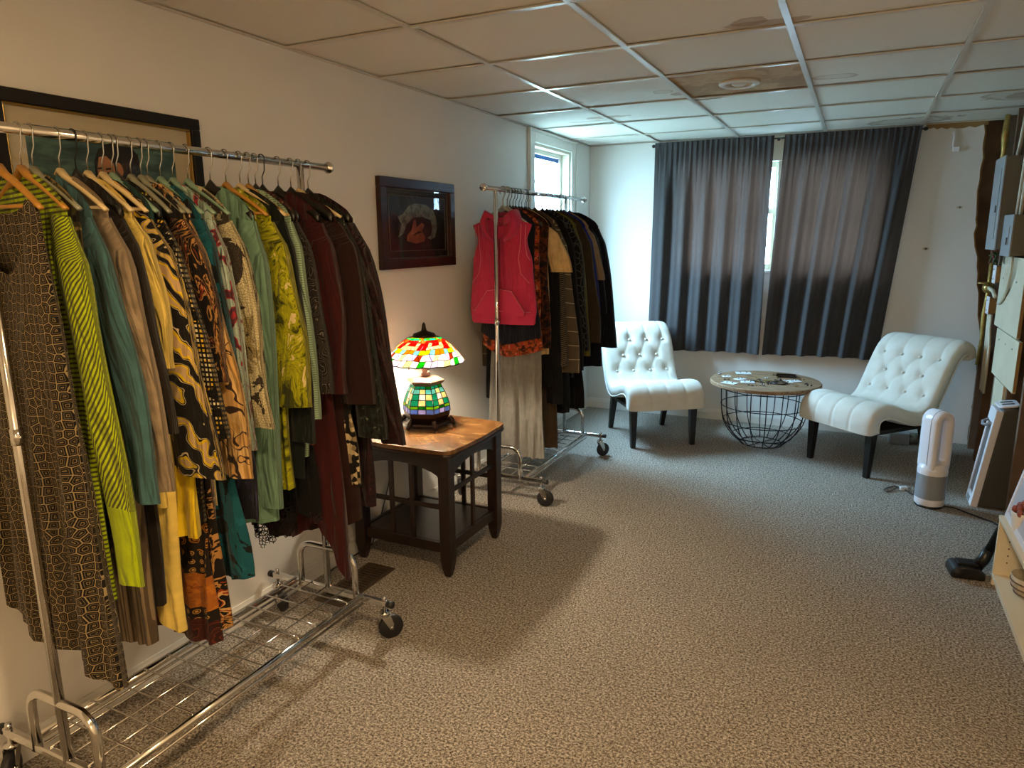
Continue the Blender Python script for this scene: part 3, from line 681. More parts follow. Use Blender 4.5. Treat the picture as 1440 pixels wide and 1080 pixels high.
near('blouse', 'acid yellow tie dye blouse', 'acid yellow and olive tie dye blouse', 'blouse', 1.635, C['tie'], .70, 'orange', sleeve=(.196, .98, .074, .095), hsh=.175, hhem=.20, folds=(.010, 3), depth=.026)
near('top', 'black velvet top', 'black velvet sleeveless top with a pointed shoulder, behind the tie dye blouse', 'top', 1.69, C['velvet'], .72, 'pale', sleeve=(.215, .85, .055, .055), hsh=.20, depth=.016)
near('cardigan', 'mint fine striped cardigan', 'mint cardigan with fine stripes', 'cardigan', 1.725, C['mint'], .78, 'orange', sleeve=(.205, .92, .055, .045), hsh=.175, depth=.014)
near('blouse', 'rust paisley blouse', 'blouse in rust, cream and grey paisley with puffed sleeves', 'blouse', 1.755, C['pais'], .82, 'black', sleeve=(.205, 1.0, .05, .075), smats=[C['paisg'], C['pais']], hsh=.172)
lg = G('top', 'black top with ragged lace hem below the mint cardigan', 'top', 1.785, [C['black'], C['lace']], .46, hsh=.16, hhem=.17, zones=((.58, 1),), hem=lambda u, s: .10*u-.03*math.sin(8*u), folds=(.008, 3), cx=.30); hanger(1.785, 'black', 'black lace hemmed top', CX+.015, .145)
near('cardigan', 'burgundy cardigan', 'burgundy open cardigan with a long pointed front', 'cardigan', 1.855, C['burg'], .43, 'black', sleeve=(.200, .98, .075, .065), hsh=.185, hhem=.225, folds=(.010, 3), depth=.026, hem=lambda u, s: -.20*sstep(.45, 1, u)+.06*sstep(0, .45, u))
near('cardigan', 'chocolate brown cardigan', 'chocolate brown draped cardigan with a long pointed front', 'cardigan', 1.915, C['choc'], .42, 'black', sleeve=(.24, .93, .085, .075), hsh=.19, hhem=.20, folds=(.012, 3), depth=.028, hem=lambda u, s: .06*u)
near('cardigan', 'black and green metallic cardigan', 'black and green metallic knit cardigan with a ribbed cuff', 'cardigan', 1.955, C['spark'], .60, 'pale', sleeve=(.275, .80, .062, .062), hsh=.195, hhem=.20, depth=.020, smats=C['spark'])
near('sweater', 'plum sequin sweater', 'dark plum sweater with sequins, last on the near rack', 'sweater', 2.00, C['plum'], .52, 'black', sleeve=(.325, .77, .06, .05), hsh=.195, hhem=.235, depth=.020)
near('top', 'black and tan mosaic top', 'top with black and tan mosaic panel peeping out by the plum sweater', 'top', 1.935, C['ptan'], .62, None, hsh=.15, hhem=.235, depth=.010, zt=1.6)
# cream paper tag with lettering on the teal dress
tg = MB(); tz = .775
tagm = plain('cream_paper', '#d8c48e', .8)
tgo = MB().add(box(.115, .165, -.0362, -.0350, tz-.04, tz+.04)).build('paper_tag', tagm, tealg)
tgo['label'] = 'cream paper tag with dark script lettering'
def lettering(txt, size, mat, loc, rot, parent, name='lettering'):
    cu = bpy.data.curves.new(name, 'FONT'); cu.body = txt; cu.size = size; cu.align_x = 'CENTER'; cu.align_y = 'CENTER'; cu.extrude = .0002; cu.shear = .3
    t = bpy.data.objects.new(name, cu); me = bpy.data.meshes.new_from_object(t); bpy.data.objects.remove(t); me.materials.append(mat)
    o = bpy.data.objects.new(name, me); COL.objects.link(o); o.location = loc; o.rotation_euler = rot; o.parent = parent; return o
lettering('style&co', .017, plain('dark_ink', '#2a2018', .8), (.140, -.0366, tz), (PI/2, -PI/2*.93, 0), tgo)

# ---- far rack
hood = thing('hooded_vest', 'raspberry sleeveless zip hooded vest facing the camera on the far rack', 'vest', (.32, 3.525, 0))
def sheet(name, poly_rows, mat, parent, yd=.0):
    pass
def vest_body():
    NU, NV = 60, 34; V = []; F = []; UV = []
    for j in range(NV+1):
        v = j/NV
        for i in range(NU):
            th = 2*PI*i/NU; c, s = math.cos(th), math.sin(th)
            hw = .185-.035*math.exp(-((v-.18)/.13)**2)+.018*sstep(.45, .9, v)-.008*sstep(.9, 1, v)
            x = hw*math.copysign(abs(c)**.8, c); a = min(1, abs(x)/.185)
            zz = 1.605-.045*a**1.6
            if abs(x) < .07: zz -= (1-(x/.07)**2)*(.05 if s < 0 else .0)
            z = zz+(1.045-zz)*v
            d = .028*(.35+.65*sstep(0, .2, v))
            y = d*math.copysign(abs(s)**.6, s)+.006*sstep(.1, .6, v)*math.sin(26*x+3*v)
            V.append((x, y, z)); UV.append((x, z))
    for j in range(NV):
        for i in range(NU): a, b = j*NU+i, j*NU+(i+1) % NU; F.append((a, b, b+NU, a+NU))
    m = MB().add((V, F), 0, True); m.uv = UV; return m
vest_body().build('body', C['rasp'], hood)
band = MB(); V, F = lathe([(.19, 0), (.2, .01), (.2, .06), (.193, .07)], 40, cap=False)
MB().add(([(x, y*.17, z+.99+.03) for x, y, z in V], F), 0, True).build('hem_band', C['rasp'], hood)
# hood folded to both sides of the neck
for s in (-1, 1):
    V, F = tube([(s*.02, .015, 1.56), (s*.05, -.01, 1.60), (s*.085, -.022, 1.625), (s*.10, -.024, 1.58), (s*.085, -.034, 1.52), (s*.03, -.042, 1.475)], [.02, .035, .045, .045, .035, .012], 12, flat=.45)
    one((V, F), 'hood_side', C['rasp'], hood, True)
one(tube([(-.07, .02, 1.57), (-.04, .03, 1.62), (.04, .03, 1.62), (.07, .02, 1.57)], [.02, .035, .035, .02], 10, flat=.4), 'hood_back', C['raspdk'], hood, True)
yf = -.041
one(tube([(.0, yf+.006, 1.49), (.002, yf, 1.3), (.0, yf, 1.03)], .004, 6), 'zip', C['raspdk'], hood, True)
for s in (-1, 1):
    one(tube([(s*.012, yf-.002, 1.50), (s*.022, yf-.004, 1.35), (s*.026, yf-.003, 1.19)], .003, 6), 'drawstring', C['rasp'], hood, True)
    pk = [(s*.005, 1.215), (s*.075, 1.205), (s*.155, 1.09), (s*.15, 1.07), (s*.005, 1.07)]
    one(prism(pk if s > 0 else pk[::-1], yf-.006, yf+.012, 'y'), 'pocket', C['rasp'], hood)
    one(tube([(s*.004, yf-.007, 1.215), (s*.075, yf-.007, 1.205), (s*.155, yf-.007, 1.09)], .0016, 5), 'stitching', C['stitch'], hood, True)
    one(tube([(s*.13, yf+.010, 1.565), (s*.125, yf+.008, 1.45), (s*.115, yf+.004, 1.38), (s*.13, yf+.004, 1.30), (s*.175, yf+.016, 1.25)], .0016, 5), 'stitching', C['stitch'], hood, True)
    one(tube([(s*.155, yf+.014, 1.56), (s*.150, yf+.014, 1.47), (s*.16, yf+.016, 1.40), (s*.178, yf+.022, 1.37)], .0016, 5), 'stitching', C['stitch'], hood, True)
one(tube([(-.185, yf+.012, 1.092), (0, yf-.007, 1.094), (.185, yf+.012, 1.092)], .0016, 5), 'stitching', C['stitch'], hood, True)
hanger(3.54, 'grey', 'raspberry hooded vest', .32, .15)
def far(name, what, label, cat, y, mats, zhem, hk, **kw):
    kw.setdefault('cx', .33); kw.setdefault('hsh', .18); kw.setdefault('zt', 1.668); G(name, label, cat, y, mats, zhem, **kw)
    if hk: hanger(y, hk, what, .32, kw['hsh']*.88)
far('top', 'navy jersey top', 'navy jersey top with its hem below the raspberry vest', 'top', 3.595, C['navy'], .90, 'grey', hsh=.165, hhem=.19, folds=(.006, 3), hem=lambda u, s: .05*u*u)
far('blouse', 'orange floral blouse', 'orange and red floral blouse hanging behind the navy top', 'blouse', 3.625, C['orfl'], .82, 'black', hsh=.165, hhem=.19, hem=lambda u, s: .06*u*u)
far('trousers', 'long heather grey trousers', 'long heather grey wide trousers reaching the rack deck', 'trousers', 3.665, C['greyj'], .21, 'black', hsh=.15, hhem=.19, zt=1.5, folds=(.016, 5), neck=(.02, 0, 0))
far('blouse', 'rust floral blouse', 'rust brown floral blouse seen between raspberry vest and cream tee', 'blouse', 3.70, C['rustfl'], .86, 'black', hsh=.19)
far('tee', 'cream short sleeved tee', 'cream short sleeved tee', 'tee', 3.745, C['tee'], .82, 'black', sleeve=(.255, 1.30, .058, .072), hsh=.175, hhem=.185)
far('top', 'long sleeved charcoal top', 'black long sleeved top with sleeve ends dangling by the grey trousers', 'top', 3.78, C['black'], .62, 'black', sleeve=(.20, .52, .05, .05), hsh=.175)
far('cardigan', 'black and grey striped yoke cardigan', 'brown cardigan with a black and grey striped yoke', 'cardigan', 3.825, [C['taupe'], C['taupe']], .66, 'black', smats=[C['knitst'], C['taupe']], sleeve=(.225, .75, .055, .05), hsh=.18)
far('jacket', 'taupe windowpane jacket', 'taupe jacket with cream windowpane check', 'jacket', 3.875, C['plaid'], .72, 'black', sleeve=(.262, .70, .062, .066), hsh=.18, depth=.022)
far('dress', 'long brown dress', 'long plain brown dress hanging to the rack deck', 'dress', 3.845, C['taupe'], .22, 'black', hsh=.15, hhem=.21, folds=(.008, 4), cx=.31)
far('coat', 'long black coat', 'long black coat, widest black garment of the far rack', 'coat', 3.97, C['black'], .42, 'black', sleeve=(.255, .70, .07, .065), hsh=.19, hhem=.22, folds=(.010, 4), depth=.03)
far('blouse', 'black crochet flower blouse', 'black blouse with pale crochet flower outlines', 'blouse', 4.08, C['crochet'], .62, 'black', sleeve=(.235, .80, .06, .06), hsh=.185, depth=.024)
far('trousers', 'long black trousers', 'long black trousers hanging lowest near the far end', 'trousers', 4.20, C['black'], .40, 'black', hsh=.16, hhem=.20, cx=.36, zt=1.58)
far('cardigan', 'dull yellow cardigan', 'dull yellow olive cardigan, narrow strip on the far rack', 'cardigan', 4.15, C['olyel'], .80, 'black', sleeve=(.245, .76, .05, .045), hsh=.185, depth=.014)
far('jacket', 'olive brown wool jacket', 'olive brown wool jacket', 'jacket', 4.245, C['olbrn'], .86, 'black', sleeve=(.262, .83, .068, .064), hsh=.188, depth=.026)
far('top', 'royal blue top', 'royal blue top between olive brown jacket and navy cardigan', 'top', 4.32, C['royal'], .84, 'black', sleeve=(.258, .86, .055, .05), hsh=.185, depth=.016)
far('blouse', 'tan lined blouse', 'tan blouse showing as patches between dark navy garments', 'blouse', 4.385, C['tanln'], .80, 'black', sleeve=(.250, 1.22, .05, .055), hsh=.188, depth=.014)
far('cardigan', 'dark navy cardigan', 'dark navy cardigan in front of the last black jacket', 'cardigan', 4.43, C['dknavy'], .70, 'black', sleeve=(.245, 1.0, .06, .06), hsh=.19)
far('jacket', 'last black jacket', 'black navy jacket hanging last at the back wall end', 'jacket', 4.54, C['dknavy'], .62, 'black', sleeve=(.285, .76, .066, .062), hsh=.20, depth=.03, hhem=.24)
# ------------------------------------------------------------------ end table
ET = thing('end_table', 'dark wooden end table with a worn brown top, under the stained glass lamp', 'table', (.31, 2.73, 0))
def rrect(hx, hy, r, n=5, bow=.012):
    P = []
    for (cx, cy, a) in ((hx-r, hy-r, 0), (-hx+r, hy-r, PI/2), (-hx+r, -hy+r, PI), (hx-r, -hy+r, 1.5*PI)):
        for i in range(n+1): t = a+PI/2*i/n; P.append((cx+r*math.cos(t), cy+r*math.sin(t)))
    out = []
    for i, p in enumerate(P):
        out.append(p)
        q = P[(i+1) % len(P)]
        if math.hypot(q[0]-p[0], q[1]-p[1]) > .1:
            dx, dy = q[0]-p[0], q[1]-p[1]; L = math.hypot(dx, dy); nx, ny = dy/L, -dx/L
            for k in range(1, 8): s = k/8; out.append((p[0]+dx*s+nx*bow*math.sin(PI*s), p[1]+dy*s+ny*bow*math.sin(PI*s)))
    return out
o = one(prism(rrect(.285, .275, .05), .582, .602), 'top', M['tabletop'], ET, bevel=.004)
one(prism(rrect(.287, .277, .05), .566, .584), 'top_edge', M['tablewood'], ET, bevel=.006)
for sx in (-1, 1):
    for sy_ in (-1, 1):
        cx, cy_ = sx*.235, sy_*.228; V = []; F = []
        prof = [(.013, 0), (.021, .035), (.027, .08), (.027, .47), (.029, .475), (.029, .568)]
        for h, z in prof: V += [(cx-h, cy_-h, z), (cx+h, cy_-h, z), (cx+h, cy_+h, z), (cx-h, cy_+h, z)]
        for i in range(len(prof)-1):
            for k in range(4): F.append((i*4+k, i*4+(k+1) % 4, i*4+4+(k+1) % 4, i*4+4+k))
        F += [(3, 2, 1, 0), tuple(len(V)-4+k for k in range(4))]
        one((V, F), 'leg', M['tablewood'], ET, bevel=.003)
def apron(L):
    P = [(-L, .568), (-L, .47)]+[(-L+2*L*i/12, .47+.045*math.sin(PI*i/12)**.7) for i in range(13)]+[(L, .47), (L, .568)]
    return P[::-1]
for s in (-1, 1):
    one(prism(apron(.207), s*.236-.009, s*.236+.009, 'y'), 'apron', M['tablewood'], ET)
    one(prism([(p[0]*.96, p[1]) for p in apron(.207)], s*.243-.009, s*.243+.009, 'x'), 'apron', M['tablewood'], ET)
one(box(-.225, .225, -.218, .218, .135, .155), 'lower_shelf', M['tablewood'], ET, bevel=.003)
for s in (-1, 1):
    one(box(-.208, .208, s*.232-.008, s*.232+.008, .112, .158), 'shelf_rail', M['tablewood'], ET, bevel=.002)
    one(box(s*.238-.008, s*.238+.008, -.2, .2, .112, .158), 'shelf_rail', M['tablewood'], ET, bevel=.002)
    one(box(-.208, .208, s*.232-.006, s*.232+.006, .315, .337), 'cross_bar', M['tablewood'], ET, bevel=.002)
    for x in (-.055, .055): one(box(x-.011, x+.011, s*.232-.007, s*.232+.007, .158, .515), 'slat', M['tablewood'], ET, bevel=.002)
for s in (1,):
    one(box(s*.238-.006, s*.238+.006, -.2, .2, .385, .407), 'cross_bar', M['tablewood'], ET, bevel=.002)
    one(box(s*.238-.007, s*.238+.007, -.011, .011, .158, .515), 'slat', M['tablewood'], ET, bevel=.002)
# ------------------------------------------------------------------ stained glass lamp
L = thing('stained_glass_lamp', 'lit stained glass table lamp with a mosaic base on the end table', 'lamp', (LX, LY, LZ))
bronze = plain('dark_bronze', '#2a1c14', .35, .6, var=.3)
pinkm = plain('glazed_pinkish_plate', '#6e5244', .3, .2, var=.1)
GC = {k: tiff('glass_'+k, v) for k, v in dict(red='#d8200c', amber='#e08a08', yellow='#f2c81c', cream='#fbe9b8', green='#2f9a2a', lime='#a8d420', teal='#2fb89a', aqua='#8fdcd8', white='#f4f2f4', lavender='#c9c0e4', pink='#e8b8b4', olive='#6a5a10', blue='#8fa4dc', brown='#8a4a14').items()}
NC, NR = 36, 8; RT, RBm = .055, .19
def shp(t, a, k=1.0):
    r = RT+(RBm-RT)*t**.92; z = .437-.118*t**1.55
    if t > .97: z -= .004*abs(math.sin(a*9)); 
    return Vector((r*k*math.cos(a), r*k*math.sin(a), z))
rows = [0, .09, .19, .31, .43, .55, .68, .85, 1.0]
def gcol(r, c):
    q = c % 6
    return [['olive', 'green', 'olive', 'green', 'olive', 'amber'], ['teal', 'green', 'teal', 'teal', 'green', 'amber'], ['amber', 'red', 'red', 'red', 'red', 'olive'],
            ['red', 'cream', 'red', 'red', 'cream', 'red'], ['red', 'cream', 'cream', 'cream', 'cream', 'red'], ['yellow', 'aqua', 'amber', 'amber', 'aqua', 'lime'],
            ['white', 'lavender', 'cream', 'white', 'lavender', 'brown'], ['white', 'lavender', 'white', 'cream', 'white', 'green']][r][q]
rj = random.Random(4)
J = [[(rj.uniform(-.022, .022), rj.uniform(-.020, .020)) if 0 < i < NR else (0, 0) for c in range(NC)] for i in range(NR+1)]
def node(i, c):
    c %= NC; j = J[i][c]; return rows[i]+j[1], 2*PI*(c+.5*(i % 2))/NC+j[0]
shade = one(lathe([(.06, .437), (.05, .452), (.02, .462), (.012, .468)], 24), 'shade_cap', bronze, L, True)
for i in range(NR):
    for c in range(NC):
        a, b = node(i, c), node(i, c+1)
        if i % 2 == 0: lo = [node(i+1, c), node(i+1, c-1)]; quad = [a, b, node(i+1, c), node(i+1, c-1)]
        else: quad = [a, b, node(i+1, c+1), node(i+1, c)]
        # unwrap angles
        A0 = quad[0][1]; Q = [(t, ang+2*PI*round((A0-ang)/(2*PI))) for t, ang in quad]
        mt = sum(q[0] for q in Q)/4; ma = sum(q[1] for q in Q)/4
        Q = [(t+(mt-t)*.035, g+(ma-g)*.035) for t, g in Q]
        v = [shp(t, g) for t, g in Q]+[shp(t, g, .985) for t, g in Q]
        one((v, [(0, 1, 2, 3), (7, 6, 5, 4), (0, 4, 5, 1), (1, 5, 6, 2), (2, 6, 7, 3), (3, 7, 4, 0)]), 'glass_piece', GC[gcol(i, c)], L)
m = MB()
for i in range(NR+1):
    m.add(tube([shp(*node(i, c), .995) for c in range(NC)], .0016 if i < NR else .0026, 4, True), 0, True)
for i in range(NR):
    for c in range(NC):
        e = node(i+1, c) if True else None
        a, b = node(i, c), e
        m.add(tube([shp(*a, .995), shp(*b, .995)], .0014, 4), 0, True)
m.build('lead_came', bronze, L)
one(tube([(0, 0, .455), (0, 0, .47), (0, 0, .482), (0, 0, .495), (0, 0, .505)], [.008, .013, .010, .008, .002], 10), 'finial', bronze, L, True)
one(cyl((0, 0, .28), (0, 0, .455), .006, 10), 'stem', bronze, L, True)
one(lathe([(.014, .244), (.026, .254), (.016, .266), (.022, .282), (.026, .298), (.016, .316), (.012, .33)], 16), 'neck', pinkm, L, True)
for s in (-1, 1):
    a = 1.2 if s > 0 else 4.0
    one(cyl((.04*math.cos(a), .04*math.sin(a), .33), (.06*math.cos(a), .06*math.sin(a), .36), .012, 10), 'socket', bronze, L, True)
    p = (.075*s*.5+.03*s, -.03*s*.6-.06)
    pc = one(cyl((p[0], p[1], .285), (p[0], p[1], .40), .0012, 5), 'pull_chain', M['steel'], L)
    one(ball((p[0], p[1], .283), .006), 'bead', M['steel'], pc, True)
h6 = lambda r, z: [(r*math.cos(PI*k/3+.35), r*math.sin(PI*k/3+.35), z) for k in range(6)]
def hexloft(prof, cap=True):
    V = []; F = []
    for r, z in prof: V += h6(r, z)
    for i in range(len(prof)-1):
        for k in range(6): F.append((i*6+k, i*6+(k+1) % 6, i*6+6+(k+1) % 6, i*6+6+k))
    if cap: F += [(5, 4, 3, 2, 1, 0), tuple(len(V)-6+k for k in range(6))]
    return V, F
one(hexloft([(.125, .014), (.128, .020), (.120, .028), (.098, .034)]), 'foot_plate', bronze, L, bevel=.002)
one(hexloft([(.098, .034), (.112, .058), (.116, .078)], False), 'lower_body', bronze, L)
one(hexloft([(.074, .206), (.082, .213), (.092, .221), (.093, .229), (.080, .236), (.02, .246)]), 'top_plate', pinkm, L, bevel=.002)
for k in range(6):
    a = PI*k/3+.35; c, s = math.cos(a), math.sin(a)
    one(tube([(.108*c, .108*s, .045), (.122*c, .122*s, .032), (.128*c, .128*s, .018), (.136*c, .136*s, .007)], [.012, .013, .011, .009], 8), 'claw_foot', bronze, L, True)
BP = [(.116, .078), (.115, .102), (.113, .117), (.104, .144), (.092, .172), (.080, .194), (.074, .206)]
bc = [['blue', 'lavender', 'blue'], ['lime', 'green', 'lime'], ['teal', 'cream', 'teal'], ['teal', 'white', 'cream'], ['aqua', 'cream', 'aqua'], ['teal', 'teal', 'green']]
m = MB()
for i in range(6):
    for k in range(6):
        for q in range(3):
            def P_(ii, s):
                r, z = BP[ii]; p0, p1 = Vector(h6(r, z)[k]), Vector(h6(r, z)[(k+1) % 6]); return p0+(p1-p0)*s
            v = [P_(i, q/3+.02), P_(i, (q+1)/3-.02), P_(i+1, (q+1)/3-.02), P_(i+1, q/3+.02)]
            v += [Vector((x.x*.97, x.y*.97, x.z)) for x in v]
            one((v, [(0, 1, 2, 3), (7, 6, 5, 4), (0, 4, 5, 1), (1, 5, 6, 2), (2, 6, 7, 3), (3, 7, 4, 0)]), 'mosaic_piece', GC[bc[i][q]], L)
            m.add(tube([P_(i, q/3), P_(i+1, q/3)], .002, 4), 0, True); m.add(tube([P_(i, q/3), P_(i, (q+1)/3)], .002, 4), 0, True)
m.build('lead_came', bronze, L)
tag(one(tube([(.18, 2.83, .606), (.06, 2.86, .606), (.012, 2.87, .60), (.010, 2.87, .45), (.012, 2.80, .25), (.02, 2.70, .09), (.03, 2.62, .006), (.03, 2.3, .006)], .0028, 6), 'electric_cord', M['blackcable'], None, True), 'thin dark power cord running down behind the end table', 'cord')
# ------------------------------------------------------------------ pictures
def poly_plate(pts, x, mat, name, parent, th=.0012):
    return one(prism(pts, x, x+th, 'x'), name, mat, parent)
def blob(cy_, cz, ry, rz_, n=22, j=.0, seed=0, rot=0):
    r = random.Random(seed); P = []
    for i in range(n):
        a = 2*PI*i/n; k = 1+r.uniform(-j, j); y, z = ry*k*math.cos(a), rz_*k*math.sin(a)
        P.append((cy_+y*math.cos(rot)-z*math.sin(rot), cz+y*math.sin(rot)+z*math.cos(rot)))
    return P
def pframe(root, y0, y1, z0, z1, t, th, mat, name='frame'):
    for a in [(y0, y1, z1-t, z1), (y0, y1, z0, z0+t), (y0, y0+t, z0+t, z1-t), (y1-t, y1, z0+t, z1-t)]: one(box(.002, th, *a), name, mat, root, bevel=.003)
p1 = thing('framed_portrait', 'large black framed portrait on a cream mat behind the near rack', 'picture', (0, 0, 0))
blackf = plain('black_gilt_frame', '#17130e', .3, .1, var=.2); gilt = plain('gilt_edge', '#a8894a', .3, .8)
pframe(p1, 1.145, 1.812, 1.30, 1.898, .036, .028, blackf)
pframe(p1, 1.181, 1.776, 1.336, 1.862, .007, .022, gilt, 'gilt_slip')
one(box(.002, .008, 1.186, 1.771, 1.341, 1.857), 'mat_board', plain('cream_mat_board', '#cdbf9e', .85, var=.03), p1)
def _pic(name, cols, sc, st=(1, 1, 1)):
    t = NT(name); o = t.mapping(t.obj(), st); t.base(t.ramp(t.noise(o, sc, 5, .6, .4), cols)); t.set(Roughness=.5); return t.m
teal_p = _pic('teal_painting', [(.3, '#20363a'), (.5, '#41625e'), (.62, '#628478'), (.72, '#3a5656')], 6, (1, 1, 4))
one(box(.008, .010, 1.238, 1.712, 1.40, 1.812), 'painting', teal_p, p1)
hair = plain('painted_dark_hair', '#15100e', .6); skin = plain('painted_skin', '#a8744c', .6, var=.15, vscale=20)
poly_plate([(1.425, 1.62), (1.428, 1.73), (1.445, 1.765), (1.49, 1.795), (1.545, 1.79), (1.575, 1.76), (1.58, 1.70), (1.57, 1.60), (1.48, 1.56)], .010, hair, 'painted_hair', p1)
poly_plate([(1.433, 1.66), (1.434, 1.71), (1.442, 1.742), (1.466, 1.748), (1.488, 1.728), (1.492, 1.69), (1.48, 1.62), (1.45, 1.60)], .0112, skin, 'painted_face', p1)
poly_plate(blob(1.507, 1.712, .010, .02, 14, rot=.2), .0112, skin, 'painted_ear', p1)
for y in (1.442, 1.468):
    poly_plate([(y-.008, 1.711), (y+.008, 1.714), (y+.009, 1.709), (y-.008, 1.706)], .0124, hair, 'painted_brow', p1)
    poly_plate(blob(y, 1.697, .006, .003, 10), .0124, hair, 'painted_eye', p1)
one(box(.012, .0135, 1.19, 1.77, 1.345, 1.853), 'glass', M['picglass'], p1)
p2 = thing('framed_print', 'dark mahogany framed print of hands and a grey shelled creature, above the lamp', 'picture', (0, 0, 0))
pframe(p2, 2.822, 3.515, 1.345, 1.787, .048, .030, M['mahogany'])
line = plain('thin_print_line', '#6a5c50', .5)
pframe(p2, 2.872, 3.465, 1.395, 1.737, .004, .0105, line, 'inner_line')
one(box(.002, .008, 2.86, 3.48, 1.385, 1.75), 'mat_board', plain('dark_brown_mat', '#1f1512', .7), p2)
one(box(.008, .0095, 2.918, 3.432, 1.437, 1.70), 'print', _pic('dark_print', [(.3, '#0c0908'), (.6, '#1e1412'), (.75, '#2a1a16')], 5), p2)
pframe(p2, 2.912, 3.438, 1.431, 1.706, .003, .0105, line, 'inner_line')
shell = _pic('mottled_grey_shell', [(.3, '#2a2c24'), (.45, '#5a5c4e'), (.6, '#807e6c'), (.72, '#3a3a32')], 30)
poly_plate([(2.985, 1.60), (3.03, 1.615), (3.08, 1.655), (3.15, 1.672), (3.24, 1.668), (3.31, 1.645), (3.345, 1.60), (3.35, 1.545), (3.325, 1.50), (3.285, 1.487), (3.255, 1.497), (3.29, 1.51), (3.305, 1.545), (3.29, 1.59), (3.21, 1.605), (3.12, 1.60), (3.06, 1.565), (3.03, 1.52), (2.985, 1.50), (3.0, 1.53), (3.015, 1.565)], .0096, shell, 'printed_creature', p2)
hand = _pic('printed_skin', [(.3, '#5a2c18'), (.5, '#8a4a28'), (.7, '#a8623a')], 14)
poly_plate([(3.055, 1.482), (3.06, 1.51), (3.10, 1.535), (3.125, 1.585), (3.14, 1.59), (3.15, 1.55), (3.20, 1.575), (3.222, 1.565), (3.20, 1.53), (3.225, 1.50), (3.215, 1.478), (3.14, 1.468)], .0112, hand, 'printed_hands', p2)
poly_plate([(3.10, 1.505), (3.16, 1.53), (3.2, 1.525), (3.155, 1.518)], .0126, plain('print_shadow', '#2a140c', .7), 'printed_fingers', p2)
one(box(.013, .0145, 2.868, 3.47, 1.391, 1.742), 'glass', M['picglass'], p2)
